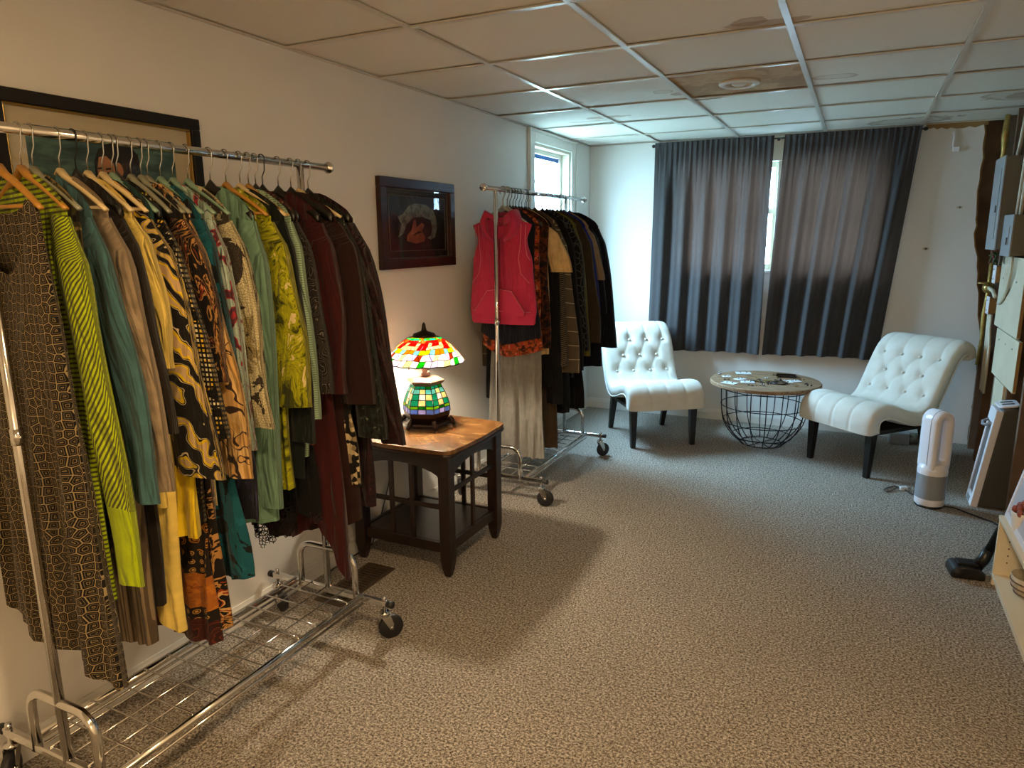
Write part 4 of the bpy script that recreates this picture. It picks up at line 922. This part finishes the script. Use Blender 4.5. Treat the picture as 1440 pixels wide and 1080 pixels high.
# ------------------------------------------------------------------ slipper chairs
def chair_build():
    root = empty('slipper_chair')
    ctl = [(.335, .295), (.338, .35), (.318, .395), (.255, .418), (.17, .405), (.06, .368), (-.04, .345), (-.115, .358), (-.175, .41), (-.225, .50), (-.275, .60), (-.325, .69), (-.375, .745), (-.43, .765), (-.475, .745), (-.49, .70)]
    # catmull-rom
    P = [Vector((a, b)) for a, b in ctl]; C_ = []
    for i in range(len(P)-1):
        p0, p1_, p2_, p3 = P[max(i-1, 0)], P[i], P[i+1], P[min(i+2, len(P)-1)]
        for k in range(7):
            t = k/7; C_.append(.5*((2*p1_)+(p2_-p0)*t+(2*p0-5*p1_+4*p2_-p3)*t*t+(3*p1_-p0-3*p2_+p3)*t**3))
    C_.append(P[-1]); n = len(C_)
    N_ = []
    for i in range(n):
        d = (C_[min(i+1, n-1)]-C_[max(i-1, 0)]).normalized(); N_.append(Vector((d.y, -d.x)))  # pointing to sitter side
    ln = [0]
    for i in range(1, n): ln.append(ln[-1]+(C_[i]-C_[i-1]).length)
    W = .285; TH = .095
    rows_ = [(.245, 3, 'seat'), (.40, 4, 'seat'), (.70, 4, 'back'), (.82, 3, 'back'), (.945, 4, 'back')]
    btn = []
    for s, k, _ in rows_:
        for q in range(k): btn.append((s, (q-(k-1)/2)*.135))
    nw = 64
    def tuft(s, w):
        d = 0
        for bs, bw in btn:
            r2 = ((s-bs)**2+(w-bw)**2); d -= .020*math.exp(-r2/.0009)+.006*math.exp(-r2/.006)
        for bs, bw in btn:
            if bs == .245: 
                if s < bs: d -= .006*math.exp(-((w-bw)/.007)**2)*(1 if s > .02 else s/.02)
            if bs == .945 and s > bs: d -= .006*math.exp(-((w-bw)/.007)**2)
        # diagonal creases between rows
        for (s0, k0, _), (s1, k1, _) in zip(rows_[:-1], rows_[1:]):
            if s0 < s < s1 and s1-s0 < .2:
                for q in range(k0):
                    b0 = (q-(k0-1)/2)*.135
                    for b1 in (b0-.0675, b0+.0675):
                        if abs(b1) <= (k1-1)/2*.135+.001:
                            wl = b0+(b1-b0)*(s-s0)/(s1-s0); d -= .0045*math.exp(-((w-wl)/.008)**2)
        if .40 < s < .70:
            for q in range(4): d -= .003*math.exp(-((w-(q-1.5)*.135)/.007)**2)
        return d
    V = []; F = []; ns = n
    for i in range(n):
        for j in range(nw+1):
            w = -W+2*W*j/nw; e = abs(w)/W; edge = (1-e**8)**.5 if e < 1 else 0
            up_ = (TH*.5*(.35+.65*edge)+.012+tuft(ln[i], w)*(1-e**6)); p = C_[i]+N_[i]*-up_ if False else C_[i]-N_[i]*(-up_)*1
            V.append((w, -p.x, p.y))
    m_up = len(V)
    for i in range(n):
        for j in range(nw+1):
            w = -W+2*W*j/nw; e = abs(w)/W; p = C_[i]-N_[i]*(TH*.5*(.75+.25*(1-e**8)))
            V.append((w*.985, -p.x, p.y))
    q = nw+1
    for i in range(n-1):
        for j in range(nw): a = i*q+j; F.append((a, a+q, a+q+1, a+1)); b = m_up+i*q+j; F.append((b, b+1, b+q+1, b+q))
    for i in range(n-1):
        for j in (0, nw):
            a, b = i*q+j, m_up+i*q+j; F.append((a, b, b+q, a+q) if j == 0 else (a, a+q, b+q, b))
    for i in (0, n-1):
        for j in range(nw): a, b = i*q+j, m_up+i*q+j; F.append((a, a+1, b+1, b) if i == 0 else (a, b, b+1, a+1))
    body = one((V, F), 'upholstery', M['linen'], root, True)
    for s in (-1, 1):
        pts = [(s*W*.985, -(C_[i]+N_[i]*(TH*.5*.35+.006)).x, (C_[i]+N_[i]*(TH*.5*.35+.006)).y) for i in range(0, n, 2)]
        one(tube(pts, .0045, 6), 'piping', M['linen'], root, True)
        pts = [(s*W*.985, -(C_[i]-N_[i]*(TH*.5*.70)).x, (C_[i]-N_[i]*(TH*.5*.70)).y) for i in range(0, n, 2)]
        one(tube(pts, .0045, 6), 'piping', M['linen'], root, True)
    b0 = None
    for bs, bw in btn:
        i = min(range(n), key=lambda k: abs(ln[k]-bs)); p = C_[i]+N_[i]*(TH*.5+.012-.021)
        if b0 is None: b0 = one(ball((0, 0, 0), .012, 1, 1, .8, 10, 6), 'button', M['linen'], root, True); b0.location = (bw, -p.x, p.y)
        else: inst(b0, 'button', root, (bw, -p.x, p.y))
    one(box(-.25, .25, -.27, .16, .275, .30), 'under_frame', M['blackwood'], root, bevel=.004)
    for sx in (-1, 1):
        for fr in (1, 0):
            y0, y1, zt_ = (-.305, -.295, .30) if fr else (.26, .16, .335)
            V = []
            for (yy, zz, h) in ((y0, 0, .0165), (y1, zt_, .026)):
                x = sx*(.225 if fr else .215); V += [(x-h, yy-h, zz), (x+h, yy-h, zz), (x+h, yy+h, zz), (x-h, yy+h, zz)]
            one((V, [(3, 2, 1, 0), (4, 5, 6, 7), (0, 1, 5, 4), (1, 2, 6, 5), (2, 3, 7, 6), (3, 0, 4, 7)]), 'leg', M['blackwood'], root, bevel=.003)
    return root
ch1 = tag(chair_build(), 'cream tufted armless slipper chair with black legs beside the far clothes rack', 'chair', 'slipper chairs')
del ch1['group']
ch1.location = (.745, 5.13, 0); ch1.rotation_euler = (0, 0, math.radians(35.5))
ch2 = copy_tree(ch1); ch2['label'] = 'cream tufted armless slipper chair right of the basket table under the window'
ch2.location = (2.275, 5.11, 0); ch2.rotation_euler = (0, 0, math.radians(-40.5))
# ------------------------------------------------------------------ basket table
B = thing('basket_table', 'round wooden topped table on a black wire basket between the two chairs', 'table', (1.558, 5.255, 0))
one(lathe([(.001, .44), (.372, .44), (.38, .445), (.38, .465), (.374, .47), (.001, .47)], 64, cap=False), 'table_top', M['mango'], B, True).modifiers.new('e', 'EDGE_SPLIT').split_angle = .6
def br(z): 
    t = max(0, min(1, (.44-z)/.44)); return .305-.025*t-.14*max(0, (t-.4)/.6)**2.4
wire0 = None
for k in range(18):
    a = 2*PI*k/18
    if wire0 is None: wire0 = one(tube([(br(z), 0, z+.004) for z in [.44-.44*i/14 for i in range(15)]], .0038, 6), 'wire', M['blackmetal'], B, True)
    else: inst(wire0, 'wire', B, (0, 0, 0), a)
for z in (.415, .29, .17, .06, .0055):
    one(tube([(br(z)*math.cos(2*PI*i/40), br(z)*math.sin(2*PI*i/40), z) for i in range(40)], .0034, 6, True), 'ring', M['blackmetal'], B, True)
for k in range(3):
    a = PI*k/3; c, s = math.cos(a)*br(.0055), math.sin(a)*br(.0055); one(cyl((-c, -s, .0055), (c, s, .0055), .003, 6), 'base_wire', M['blackmetal'], B, True)
ZT = .470
cardm = plain('white_card', '#d9dde0', .5); silver = plain('silver', '#b8b8ba', .25, 1); oldgold = plain('old_gold', '#8a7448', .35, .8); darkbead = plain('dark_bead', '#241814', .3)
cards = [((1.379, 5.40), .055, .3, 'white card of earrings at the far edge of the basket table'), ((1.39, 5.158), .04, .9, 'small white card left of the middle of the basket table'),
         ((1.454, 5.067), .048, .2, 'white card nearest the jewellery pile on the basket table'), ((1.343, 4.986), .05, -.3, 'white card at the near left edge of the basket table'),
         ((1.285, 5.22), .03, .5, 'tiny white card at the left edge of the basket table'), ((1.748, 5.228), .045, .7, 'white card right of the jewellery pile on the basket table')]
for (x, y), s, a, lab in cards:
    c = thing('jewelry_card', lab, 'card', (x, y, ZT), a)
    one(box(-s, s, -s*.75, s*.75, .0005, .004), 'card', cardm, c, bevel=.001)
    for q in (-.4, .4): one(ball((q*s, 0, .007), .006), 'stud', silver, c, True)
t_ = thing('jewelry_tray', 'small flat dark tray at the back of the basket table', 'tray', (1.685, 5.374, ZT), .1)
one(box(-.07, .07, -.04, .04, .0005, .006), 'base', M['blackwood'], t_, bevel=.001)
for a in [(-.07, .07, -.04, -.034), (-.07, .07, .034, .04), (-.07, -.064, -.034, .034), (.064, .07, -.034, .034)]: one(box(*a, .006, .018), 'rim', M['blackwood'], t_)
tag(one(tube([(1.665+.05*math.cos(i*.42)*(1+.15*math.sin(i*1.7)), 5.10+.045*math.sin(i*.42), ZT+.006) for i in range(15)], .005, 6, True), 'bracelet', darkbead, None, True), 'dark looped bracelet lying in the middle of the basket table', 'bracelet')
st = [(1.529, 5.16), (1.573, 5.203), (1.659, 5.23), (1.70, 5.207), (1.80, 5.285), (1.834, 5.159), (1.567, 4.992), (1.538, 4.975), (1.603, 5.045), (1.59, 5.137), (1.605, 5.40), (1.305, 5.104), (1.225, 5.28), (1.50, 5.24), (1.86, 5.10), (1.56, 5.27), (1.63, 5.30), (1.49, 4.96), (1.74, 5.12), (1.78, 5.06)]
KN = ['silver', 'gold', 'dark']; ORD = ['leftmost', 'second from the left', 'third from the left', 'fourth from the left', 'third from the right', 'second from the right', 'rightmost']
for i, (x, y) in enumerate(st):
    if True:
        mt = [silver, oldgold, darkbead][i % 3]; xs = sorted(p[0] for p in st[i % 3::3]); k = xs.index(x)
        o_ = ORD[k] if k < 4 else ORD[k-len(xs)]
        e = thing('earring_pair', 'loose %s earrings, %s of the %s pairs on the basket table' % (KN[i % 3], o_, KN[i % 3]), 'earrings', (x, y, ZT), i*.9, KN[i % 3]+' earrings on the basket table')
        for q in (-1, 1):
            if i % 2: one(tube([(q*.014+.009*math.cos(2*PI*k/10), .009*math.sin(2*PI*k/10), .0028) for k in range(10)], .0022, 5, True), 'hoop', mt, e, True)
            else: one(ball((q*.012, 0, .0062), .0062, 1, 1.4, 1), 'drop', mt, e, True)
pile = MB(); rj = random.Random(9)
for k in range(26):
    a = rj.uniform(0, 6.28); r = .10*rj.random()**.5; x, y = 1.60+1.2*r*math.cos(a), 5.13+.6*r*math.sin(a)
    pile.add(tube([(x+.018*math.cos(2*PI*i/9), y+.012*math.sin(2*PI*i/9), ZT+.004+.002*(k % 3)) for i in range(9)], .0022, 5, True), k % 2, True)
pile = pile.build('tangled_necklaces', [oldgold, darkbead]); pile['kind'] = 'stuff'; tag(pile, 'tangle of gold and dark chains in the middle of the basket table', 'necklaces')
# ------------------------------------------------------------------ air purifier fan
A = thing('bladeless_fan', 'white bladeless tower fan with a long slot and grey band on the carpet', 'fan', (2.56, 4.37, 0), math.radians(38))
one(lathe([(.070, 0), (.072, .002), (.072, .014)], 40), 'foot', M['blackplastic'], A, True)
one(lathe([(.072, .014), (.076, .02), (.076, .052)], 40, cap=False), 'base', M['whiteplastic'], A, True)
gb = MB()
one(lathe([(.0755, .052), (.0755, .19)], 40, cap=False), 'filter_band', M['greyplastic'], A, True)
one(lathe([(.076, .19), (.076, .215), (.068, .245), (.02, .262), (.001, .264)], 40, cap=False), 'collar', M['whiteplastic'], A, True)
def stad(hw, z0, z1, n=12): return [(hw*math.cos(PI*i/n), z1+hw*math.sin(PI*i/n)) for i in range(n+1)]+[(-hw*math.cos(PI*i/n), z0-hw*math.sin(PI*i/n)) for i in range(n+1)]
def loop_layer(k, y): return [(x, y, z) for x, z in stad(.064*k, .215+.03, .548-.064*1.0)], None
out = [(.052, -.056), (.060, -.050), (.064, -.02), (.064, .02), (.060, .050), (.052, .056)]; inn = [(.024, .056), (.020, .045), (.018, 0), (.020, -.045), (.024, -.056)]
ring = out+inn; V = []; F = []; n_ = 26
for r_, y in ring:
    zt_, zb_ = .552-.064, .245 if r_ > .03 else .292
    pts = stad(r_, zb_, zt_ if r_ > .03 else .485)
    V += [(x, y, z) for x, z in pts]
for i in range(len(ring)):
    for k in range(n_): a, b = i*n_+k, i*n_+(k+1) % n_; c, d = ((i+1) % len(ring))*n_+(k+1) % n_, ((i+1) % len(ring))*n_+k; F.append((a, d, c, b))
one((V, F), 'loop', M['whiteplastic'], A, True)
pts = [(x, -.0, z) for x, z in stad(.0642, .245, .488)]
one(tube([(-.0645, -.02, .22), (-.0645, -.02, .488)]+[(-.0645*math.cos(PI*i/10), -.02, .488+.0645*math.sin(PI*i/10)) for i in range(11)]+[(.0645, -.02, .22)], .0012, 5), 'seam', M['greyplastic'], A, True)
tag(one(tube([(2.62, 4.36, .006), (2.68, 4.37, .005), (2.74, 4.31, .005), (2.84, 4.22, .005), (2.9, 4.1, .005)], .004, 6), 'fan_cord', M['blackcable'], None, True), 'black cord trailing right from the white tower fan', 'cord')
tag(one(tube([(2.49, 4.50, .006), (2.44, 4.60, .005), (2.40, 4.62, .006), (2.36, 4.56, .008), (2.34, 4.52, .006), (2.355, 4.49, .006), (2.38, 4.52, .006), (2.41, 4.57, .012), (2.46, 4.6, .008)], .0045, 6), 'looped_cord', plain('grey_cord', '#55504a', .5), None, True), 'short grey looped cord on the carpet left of the white tower fan', 'cord')
pl = thing('plug_adapter', 'small silver and white plug on the looped cord', 'plug', (2.445, 4.58, 0), .5)
one(box(-.022, .022, -.012, .012, .0, .022), 'body', cardm, pl, bevel=.004); one(cyl((.022, 0, .012), (.045, 0, .012), .006), 'strain_relief', silver, pl, True)
# ------------------------------------------------------------------ space heater
HT = thing('space_heater', 'white and dark grey ceramic tower heater leaning by the bare wall', 'heater', (2.845, 4.53, 0), math.radians(0))
def slant(x, z): return x+.10*(z/.58)
prof = [(-.06, .012), (.095, .012), (.10, .05), (.115, .40), (.118, .53), (.10, .572), (.05, .585), (.005, .575), (-.02, .54)]
sd = [(-.055, 0), (.10, 0), (.112, .25), (.10, .50), (.085, .572), (.035, .585), (-.025+.07-.03, .565)]
one(prism([(-.048, .0), (.10, 0), (.108, .03), (.118, .40), (.112, .53), (.095, .568), (.050, .580), (.012, .565)], -.085, .085, 'y'), 'housing', M['darkgrey'], HT, bevel=.014)
def front(off, w): return off
fr = MB()
P0, P1 = Vector((-.075, 0)), Vector((-.010, .555))
def FP(t, d): p = P0+(P1-P0)*t; nrm = Vector((-(P1-P0).y, (P1-P0).x)).normalized(); q = p+nrm*d; return q
def fbox(t0, t1, y0, y1, d0, d1):
    a, b, c, d = FP(t0, d0), FP(t1, d0), FP(t1, d1), FP(t0, d1)
    return [(a.x, y0, a.y), (b.x, y0, b.y), (c.x, y0, c.y), (d.x, y0, d.y), (a.x, y1, a.y), (b.x, y1, b.y), (c.x, y1, c.y), (d.x, y1, d.y)], [(0, 1, 2, 3), (7, 6, 5, 4), (0, 4, 5, 1), (1, 5, 6, 2), (2, 6, 7, 3), (3, 7, 4, 0)]
for a in [(0, 1.0, -.088, -.052), (0, 1.0, .062, .088), (0, .11, -.052, .062), (.86, 1.0, -.052, .062)]:
    one(fbox(*a, -.03, .006), 'front_frame', M['whiteplastic'], HT, bevel=.004)
one(fbox(.11, .86, -.052, .062, -.02, -.008), 'grille_back', M['darkgrey'], HT)
s0 = None
for k in range(12):
    y = -.048+.0092*k; one(fbox(.12, .85, y, y+.0035, -.008, .001), 'grille_slat', M['greyplastic'], HT)
hd = [(FP(.86, .004), -.05), (FP(.83, .03), -.04), (FP(.82, .036), .0), (FP(.83, .03), .05), (FP(.86, .004), .058)]
one(tube([(p.x, y, p.y) for p, y in hd], .008, 8), 'bail', M['greyplastic'], HT, True)
one(prism(rrect(.05, .078, .03, bow=0), .0, .012), 'top_cap', M['whiteplastic'], HT, bevel=.004).location = (.045, 0, .574)
HT.children[-1].rotation_euler = (0, .18*-1, 0)
for y in (-.028, .028): o = one(box(-.028, .028, y-.012, y+.012, .0118, .0135), 'vent_slot', M['darkgrey'], HT); o.location = (.045, 0, .574); o.rotation_euler = (0, -.18, 0)
one(fbox(.02, .07, -.03, .04, .006, .009), 'control_window', M['greyplastic'], HT)
# ------------------------------------------------------------------ stick vacuum
Vc = thing('stick_vacuum', 'black stick vacuum with its floor head out on the carpet by the ivory shelf', 'vacuum', (2.655, 3.49, 0), .12)
one(prism([(-.085, .0), (-.09, .02), (-.08, .045), (-.04, .058), (.02, .055), (.045, .03), (.045, 0)], -.055, .055, 'y'), 'floor_head', M['blackplastic'], Vc, bevel=.008)
one(cyl((-.06, -.057, .028), (-.06, .057, .028), .022, 14), 'roller_cover', M['rubber'], Vc, True)
one(box(-.06, .02, -.03, .03, .05, .066), 'cover_latch', M['blackmetal'], Vc, bevel=.004)
one(tube([(.02, 0, .045), (.045, 0, .085), (.058, 0, .13)], [.026, .024, .022], 10), 'swivel_neck', M['blackplastic'], Vc, True)
one(tube([(.055, 0, .11), (.13, .02, .32), (.215, .04, .58)], [.020, .017, .017], 10), 'tube', M['blackmetal'], Vc, True)
one(tube([(.20, .036, .52), (.235, .045, .64), (.262, .052, .74)], [.03, .04, .036], 10), 'motor_body', M['blackplastic'], Vc, True)
# ------------------------------------------------------------------ low shelf and what stands on it
SH = thing('low_bookshelf', 'low ivory laminate shelf unit at the right edge by the vacuum', 'shelf', (2.725, 0, 0))
Y0s, Y1s, HS, DS = 2.10, 3.445, .315, .20
one(box(0, DS, Y1s-.018, Y1s, 0, HS-.016), 'side_panel', M['shelfwood'], SH, bevel=.001)
one(box(0, DS, Y0s, Y0s+.018, 0, HS-.016), 'side_panel', M['shelfwood'], SH, bevel=.001)
one(box(-.002, DS, Y0s, Y1s+.002, HS-.016, HS), 'top', M['shelfwood'], SH, bevel=.001)
one(box(.0, DS, Y0s+.018, Y1s-.018, .035, .052), 'bottom_board', M['shelfwood'], SH, bevel=.001)
one(box(.012, .028, Y0s+.018, Y1s-.018, 0, .035), 'kick_board', M['shelfwood'], SH)
one(box(DS-.006, DS, Y0s+.018, Y1s-.018, .052, HS-.016), 'back_panel', M['shelfwood'], SH)
for x in (.045, .155):
    for k in range(5): one(cyl((x, Y1s-.0178, .11+.032*k), (x, Y1s-.0186, .11+.032*k), .0034, 10), 'dowel_hole', M['sheath'], SH)
fm = thing('leaning_frame', 'white framed board leaning on top of the ivory shelf', 'frame', (2.742, 0, HS), 0)
fm.rotation_euler = (0, .205, 0)
for a in [(3.452-.024, 3.452, 0, .85), (2.75, 2.774, 0, .85), (2.774, 3.428, 0, .024), (2.774, 3.428, .826, .85)]: one(box(0, .016, *a), 'frame_bar', M['whiteplastic'], fm, bevel=.002)
one(box(.004, .012, 2.774, 3.428, .024, .826), 'board', plain('pale_grey_board', '#bcbdc4', .35), fm)
pt = thing('succulent_pot', 'white ribbed pot with a reddish succulent on the ivory shelf', 'plant pot', (2.782, 3.27, HS))
one(lathe([(.038, 0), (.042, .004)]+[(.044+.0016*(k % 2)+.0008*k, .006+.007*k) for k in range(11)]+[(.055, .086), (.05, .086), (.048, .06)], 32), 'pot', plain('white_ceramic', '#e4ded4', .4), pt, True)
one(lathe([(.049, .07), (.001, .074)], 20, cap=False), 'soil', M['sheath'], pt)
rj = random.Random(2); leafm = plain('reddish_succulent', '#8a4a3c', .5, var=.3, vscale=40)
for k in range(22):
    a = k*2.4; r = .012+.0018*k; one(ball((r*math.cos(a), r*math.sin(a), .12-.0016*k), .011, 1, 1, 1.5, 8, 5), 'leaf', leafm, pt, True)
bw_ = thing('woven_bowl', 'patterned woven bowl on the bottom board of the ivory shelf', 'bowl', (2.83, 3.22, .052))
one(lathe([(.03, 0), (.06, .02), (.078, .06), (.082, .10), (.078, .10), (.07, .05), (.02, .012)], 28, cap=False), 'bowl', plain('woven_straw', '#c4b498', .8, bump=.5, bscale=90, var=.3, vscale=60), bw_, True)
for z_, r_ in ((.03, .066), (.055, .077), (.08, .0815)): one(tube([(r_*math.cos(i*.2244), r_*math.sin(i*.2244), z_) for i in range(28)], .003, 5, True), 'brown_band', M['stud'], bw_, True)
# ------------------------------------------------------------------ electrical panels and bare wall
def pbox(name, label, x0, x1, y0, y1, z0, z1):
    r = thing(name, label, 'electrical panel', (0, 0, 0))
    one(box(x0+.008, x1, y0, y1, z0, z1), 'cabinet', M['panelgrey'], r, bevel=.003)
    one(box(x0, x0+.008, y0-.004, y1+.004, z0-.004, z1+.004), 'cover', M['paneldoor'], r, bevel=.002)
    d = one(box(x0-.004, x0, y0+.06, y1-.03, z0+.06, z1-.06), 'door', M['paneldoor'], r, bevel=.001)
    one(box(x0-.009, x0-.004, y0+.075, y0+.095, (z0+z1)/2-.05, (z0+z1)/2-.01), 'latch', M['darkgrey'], d)
    return r
pbox('breaker_panel', 'tall grey breaker panel, the upper one on the bare wall', 2.80, 2.90, 4.985, 5.31, 1.40, 1.925)
pbox('electrical_box', 'smaller grey electrical box below the tall breaker panel', 2.83, 2.91, 4.70, 4.975, 1.37, 1.59)
def jbox(label, y, z):
    r = thing('junction_box', label, 'junction box', (2.86, y, z))
    one(box(0, .05, -.045, .045, -.05, .05), 'box', M['cardboard'], r, bevel=.002); one(box(-.004, 0, -.05, .05, -.055, .055), 'cover', M['whiteplastic'], r, bevel=.001)
    for q in (-.03, .03): one(ball((-.005, 0, q), .005), 'screw', M['steel'], r, True)
jbox('white covered junction box just under the wire tangle', 5.26, 1.245); jbox('white covered junction box below the brass valve', 5.36, 1.045)
def cab(label, pts, r, mat, name='cable'): return tag(one(tube(pts, r, 8), name, mat, None, True), label, 'cable')
for k in range(4):
    y = 4.90-.045*k; lab = ['first', 'second', 'third', 'fourth'][k]
    cab('cream cable looping down from the lower electrical box, %s from the window' % lab, [(2.86, y, 1.372), (2.862, y, 1.28), (2.866, y+.02+.02*k, 1.18), (2.872, y+.12+.03*k, 1.11), (2.876, y+.22+.03*k, 1.08)], .009, M['cable'])
for k in range(3):
    y = 5.39-.045*k; cab('cream cable running down below the lower junction box, %s from the window' % ['first', 'second', 'third'][k], [(2.876, y, .99), (2.876, y-.01, .9), (2.874, y-.05-.02*k, .80), (2.876, y-.06-.02*k, .5)], .009, M['cable'])
for k, y in enumerate((5.08, 4.86, 4.76)): cab(['cream cable rising from the breaker panel', 'cream cable rising beside the small electrical box', 'grey cable rising at the right edge'][k], [(2.87, y, 1.93 if k == 0 else 1.592), (2.875, y-.01, 2.0), (2.89, y, H+.02)], .010, M['cable'])
vg = MB()
fo = tag(one(tube([(2.875, 5.62, H), (2.872, 5.61, 2.1), (2.877, 5.62, 2.0), (2.872, 5.61, 1.88), (2.876, 5.62, 1.7), (2.872, 5.60, 1.4)], [.016, .022, .015, .023, .016, .02], 12), 'insulation_wrap', M['gold'], None, True), 'crumpled gold foil wrapped pipe under the ceiling', 'pipe')
tag(one(tube([(2.885, 5.6, 1.38), (2.885, 5.6, 1.1), (2.88, 5.6, .95), (2.884, 5.6, .8), (2.88, 5.6, .62)], [.014, .011, .017, .012, .016], 10), 'foil_pipe', M['gold'], None, True), 'gold foil wrapped pipe beside the right chair back', 'pipe')
vv = thing('pipe_valve', 'brass and white pipe valve beside the junction boxes', 'valve', (2.86, 5.43, 1.15))
one(ball((0, 0, 0), .034, 1, 1, 1, 14, 8), 'body', M['brass'], vv, True); one(tube([(-.03+.028*math.cos(2*PI*i/12), .028*math.sin(2*PI*i/12), .03) for i in range(12)], .006, 6, True), 'handle', M['brass'], vv, True)
one(tube([(0, -.03, 0), (.01, -.12, -.01), (.01, -.22, -.04)], .012, 8), 'outlet', M['cable'], vv, True)
wn = thing('wire_tangle', 'tangle of green and red wires under the breaker panel', 'wires', (2.835, 5.18, 1.36))
gw = plain('green_wire', '#3a4a1e', .5); rw = plain('red_wire', '#6a2418', .5); rj = random.Random(5)
for k in range(14):
    p = [(rj.uniform(-.015, .015), rj.uniform(-.08, .08), rj.uniform(-.05, .04)) for _ in range(4)]; one(tube([(0, 0, .03)]+p, .005, 6), 'wire', gw if k % 3 else rw, wn, True)
db0 = [(5.20, 4.50, 1.36, .94), (5.08, 4.42, .935, .66)]
for i, (ya, yb, zt_, zb_) in enumerate(db0):
    o = one(box(2.882, 2.897, yb, ya, zb_, zt_), 'wall_board', M['drywall'], wr, bevel=.001)
    one(box(2.8822, 2.8968, yb-.012, yb, zb_+.01, zt_), 'board_edge', M['cardboard'], wr)
    for q in range(3): one(ball((2.881, ya-.12-.2*q, (zt_+zb_)/2+.08), .005), 'screw', M['steel'], wr, True)
one(box(2.882, 2.897, 4.66, 4.95, .0, .655), 'wall_board', M['drywall'], wr, bevel=.001)
# ------------------------------------------------------------------ small things
vr = thing('floor_vent', 'brown metal floor vent in the carpet between near rack and end table', 'vent', (.21, 2.265, 0))
vm = plain('brown_vent_metal', '#5a4c3c', .45, .4)
for a in [(-.075, .075, -.19, -.17), (-.075, .075, .17, .19), (-.075, -.058, -.17, .17), (.058, .075, -.17, .17)]: one(box(*a, .0, .006), 'frame', vm, vr, bevel=.001)
one(box(-.058, .058, -.17, .17, .0, .001), 'duct', M['rubber'], vr)
for k in range(17): y = -.16+.02*k; one(box(-.058, .058, y-.004, y+.004, .001, .005), 'louvre', vm, vr)
one(box(-.004, .004, -.17, .17, .001, .0055), 'spine', vm, vr)
wh = thing('wall_hook', 'white plastic hook and cord dangling high right of the curtains', 'hook', (2.63, D, 2.06))
one(box(-.02, .02, -.022, 0, -.02, .012), 'hook_base', M['whiteplastic'], wh, bevel=.004)
one(tube([(-.015, -.012, .0), (-.022, -.014, .03), (-.018, -.012, .07), (-.024, -.012, .11)], .006, 6), 'cord', M['whiteplastic'], wh, True)
wa = thing('wall_anchor', 'dark anchor screw in the wall level with the curtain middle', 'anchor', (2.515, D, 1.39)); one(cyl((0, 0, 0), (0, -.02, 0), .009), 'screw', M['panelgrey'], wa, True); one(box(-.02, .02, -.002, 0, -.008, .008), 'plate', M['drywall'], wa)
wa = thing('wall_anchor', 'small white anchor screw high on the wall near the breaker panel', 'anchor', (2.69, D, 1.67)); one(cyl((0, 0, 0), (0, -.012, 0), .007), 'screw', M['steel'], wa, True); one(box(-.018, .018, -.002, 0, -.006, .006), 'plate', M['drywall'], wa)
gbx = thing('power_brick', 'grey box with a dark round end on the carpet under the right chair', 'adapter', (2.47, 5.66, 0), .1)
one(box(-.07, .06, -.04, .04, 0, .085), 'case', M['greyplastic'], gbx, bevel=.006); one(cyl((.06, 0, .045), (.13, 0, .045), .04, 16), 'round_end', M['panelgrey'], gbx, True)
for o in list(COL.objects):
    if o.parent is None and 'basket table' in o.get('label', '') and o.get('category') in ('card', 'tray', 'bracelet', 'earrings', 'necklaces'): o.location.y += .065
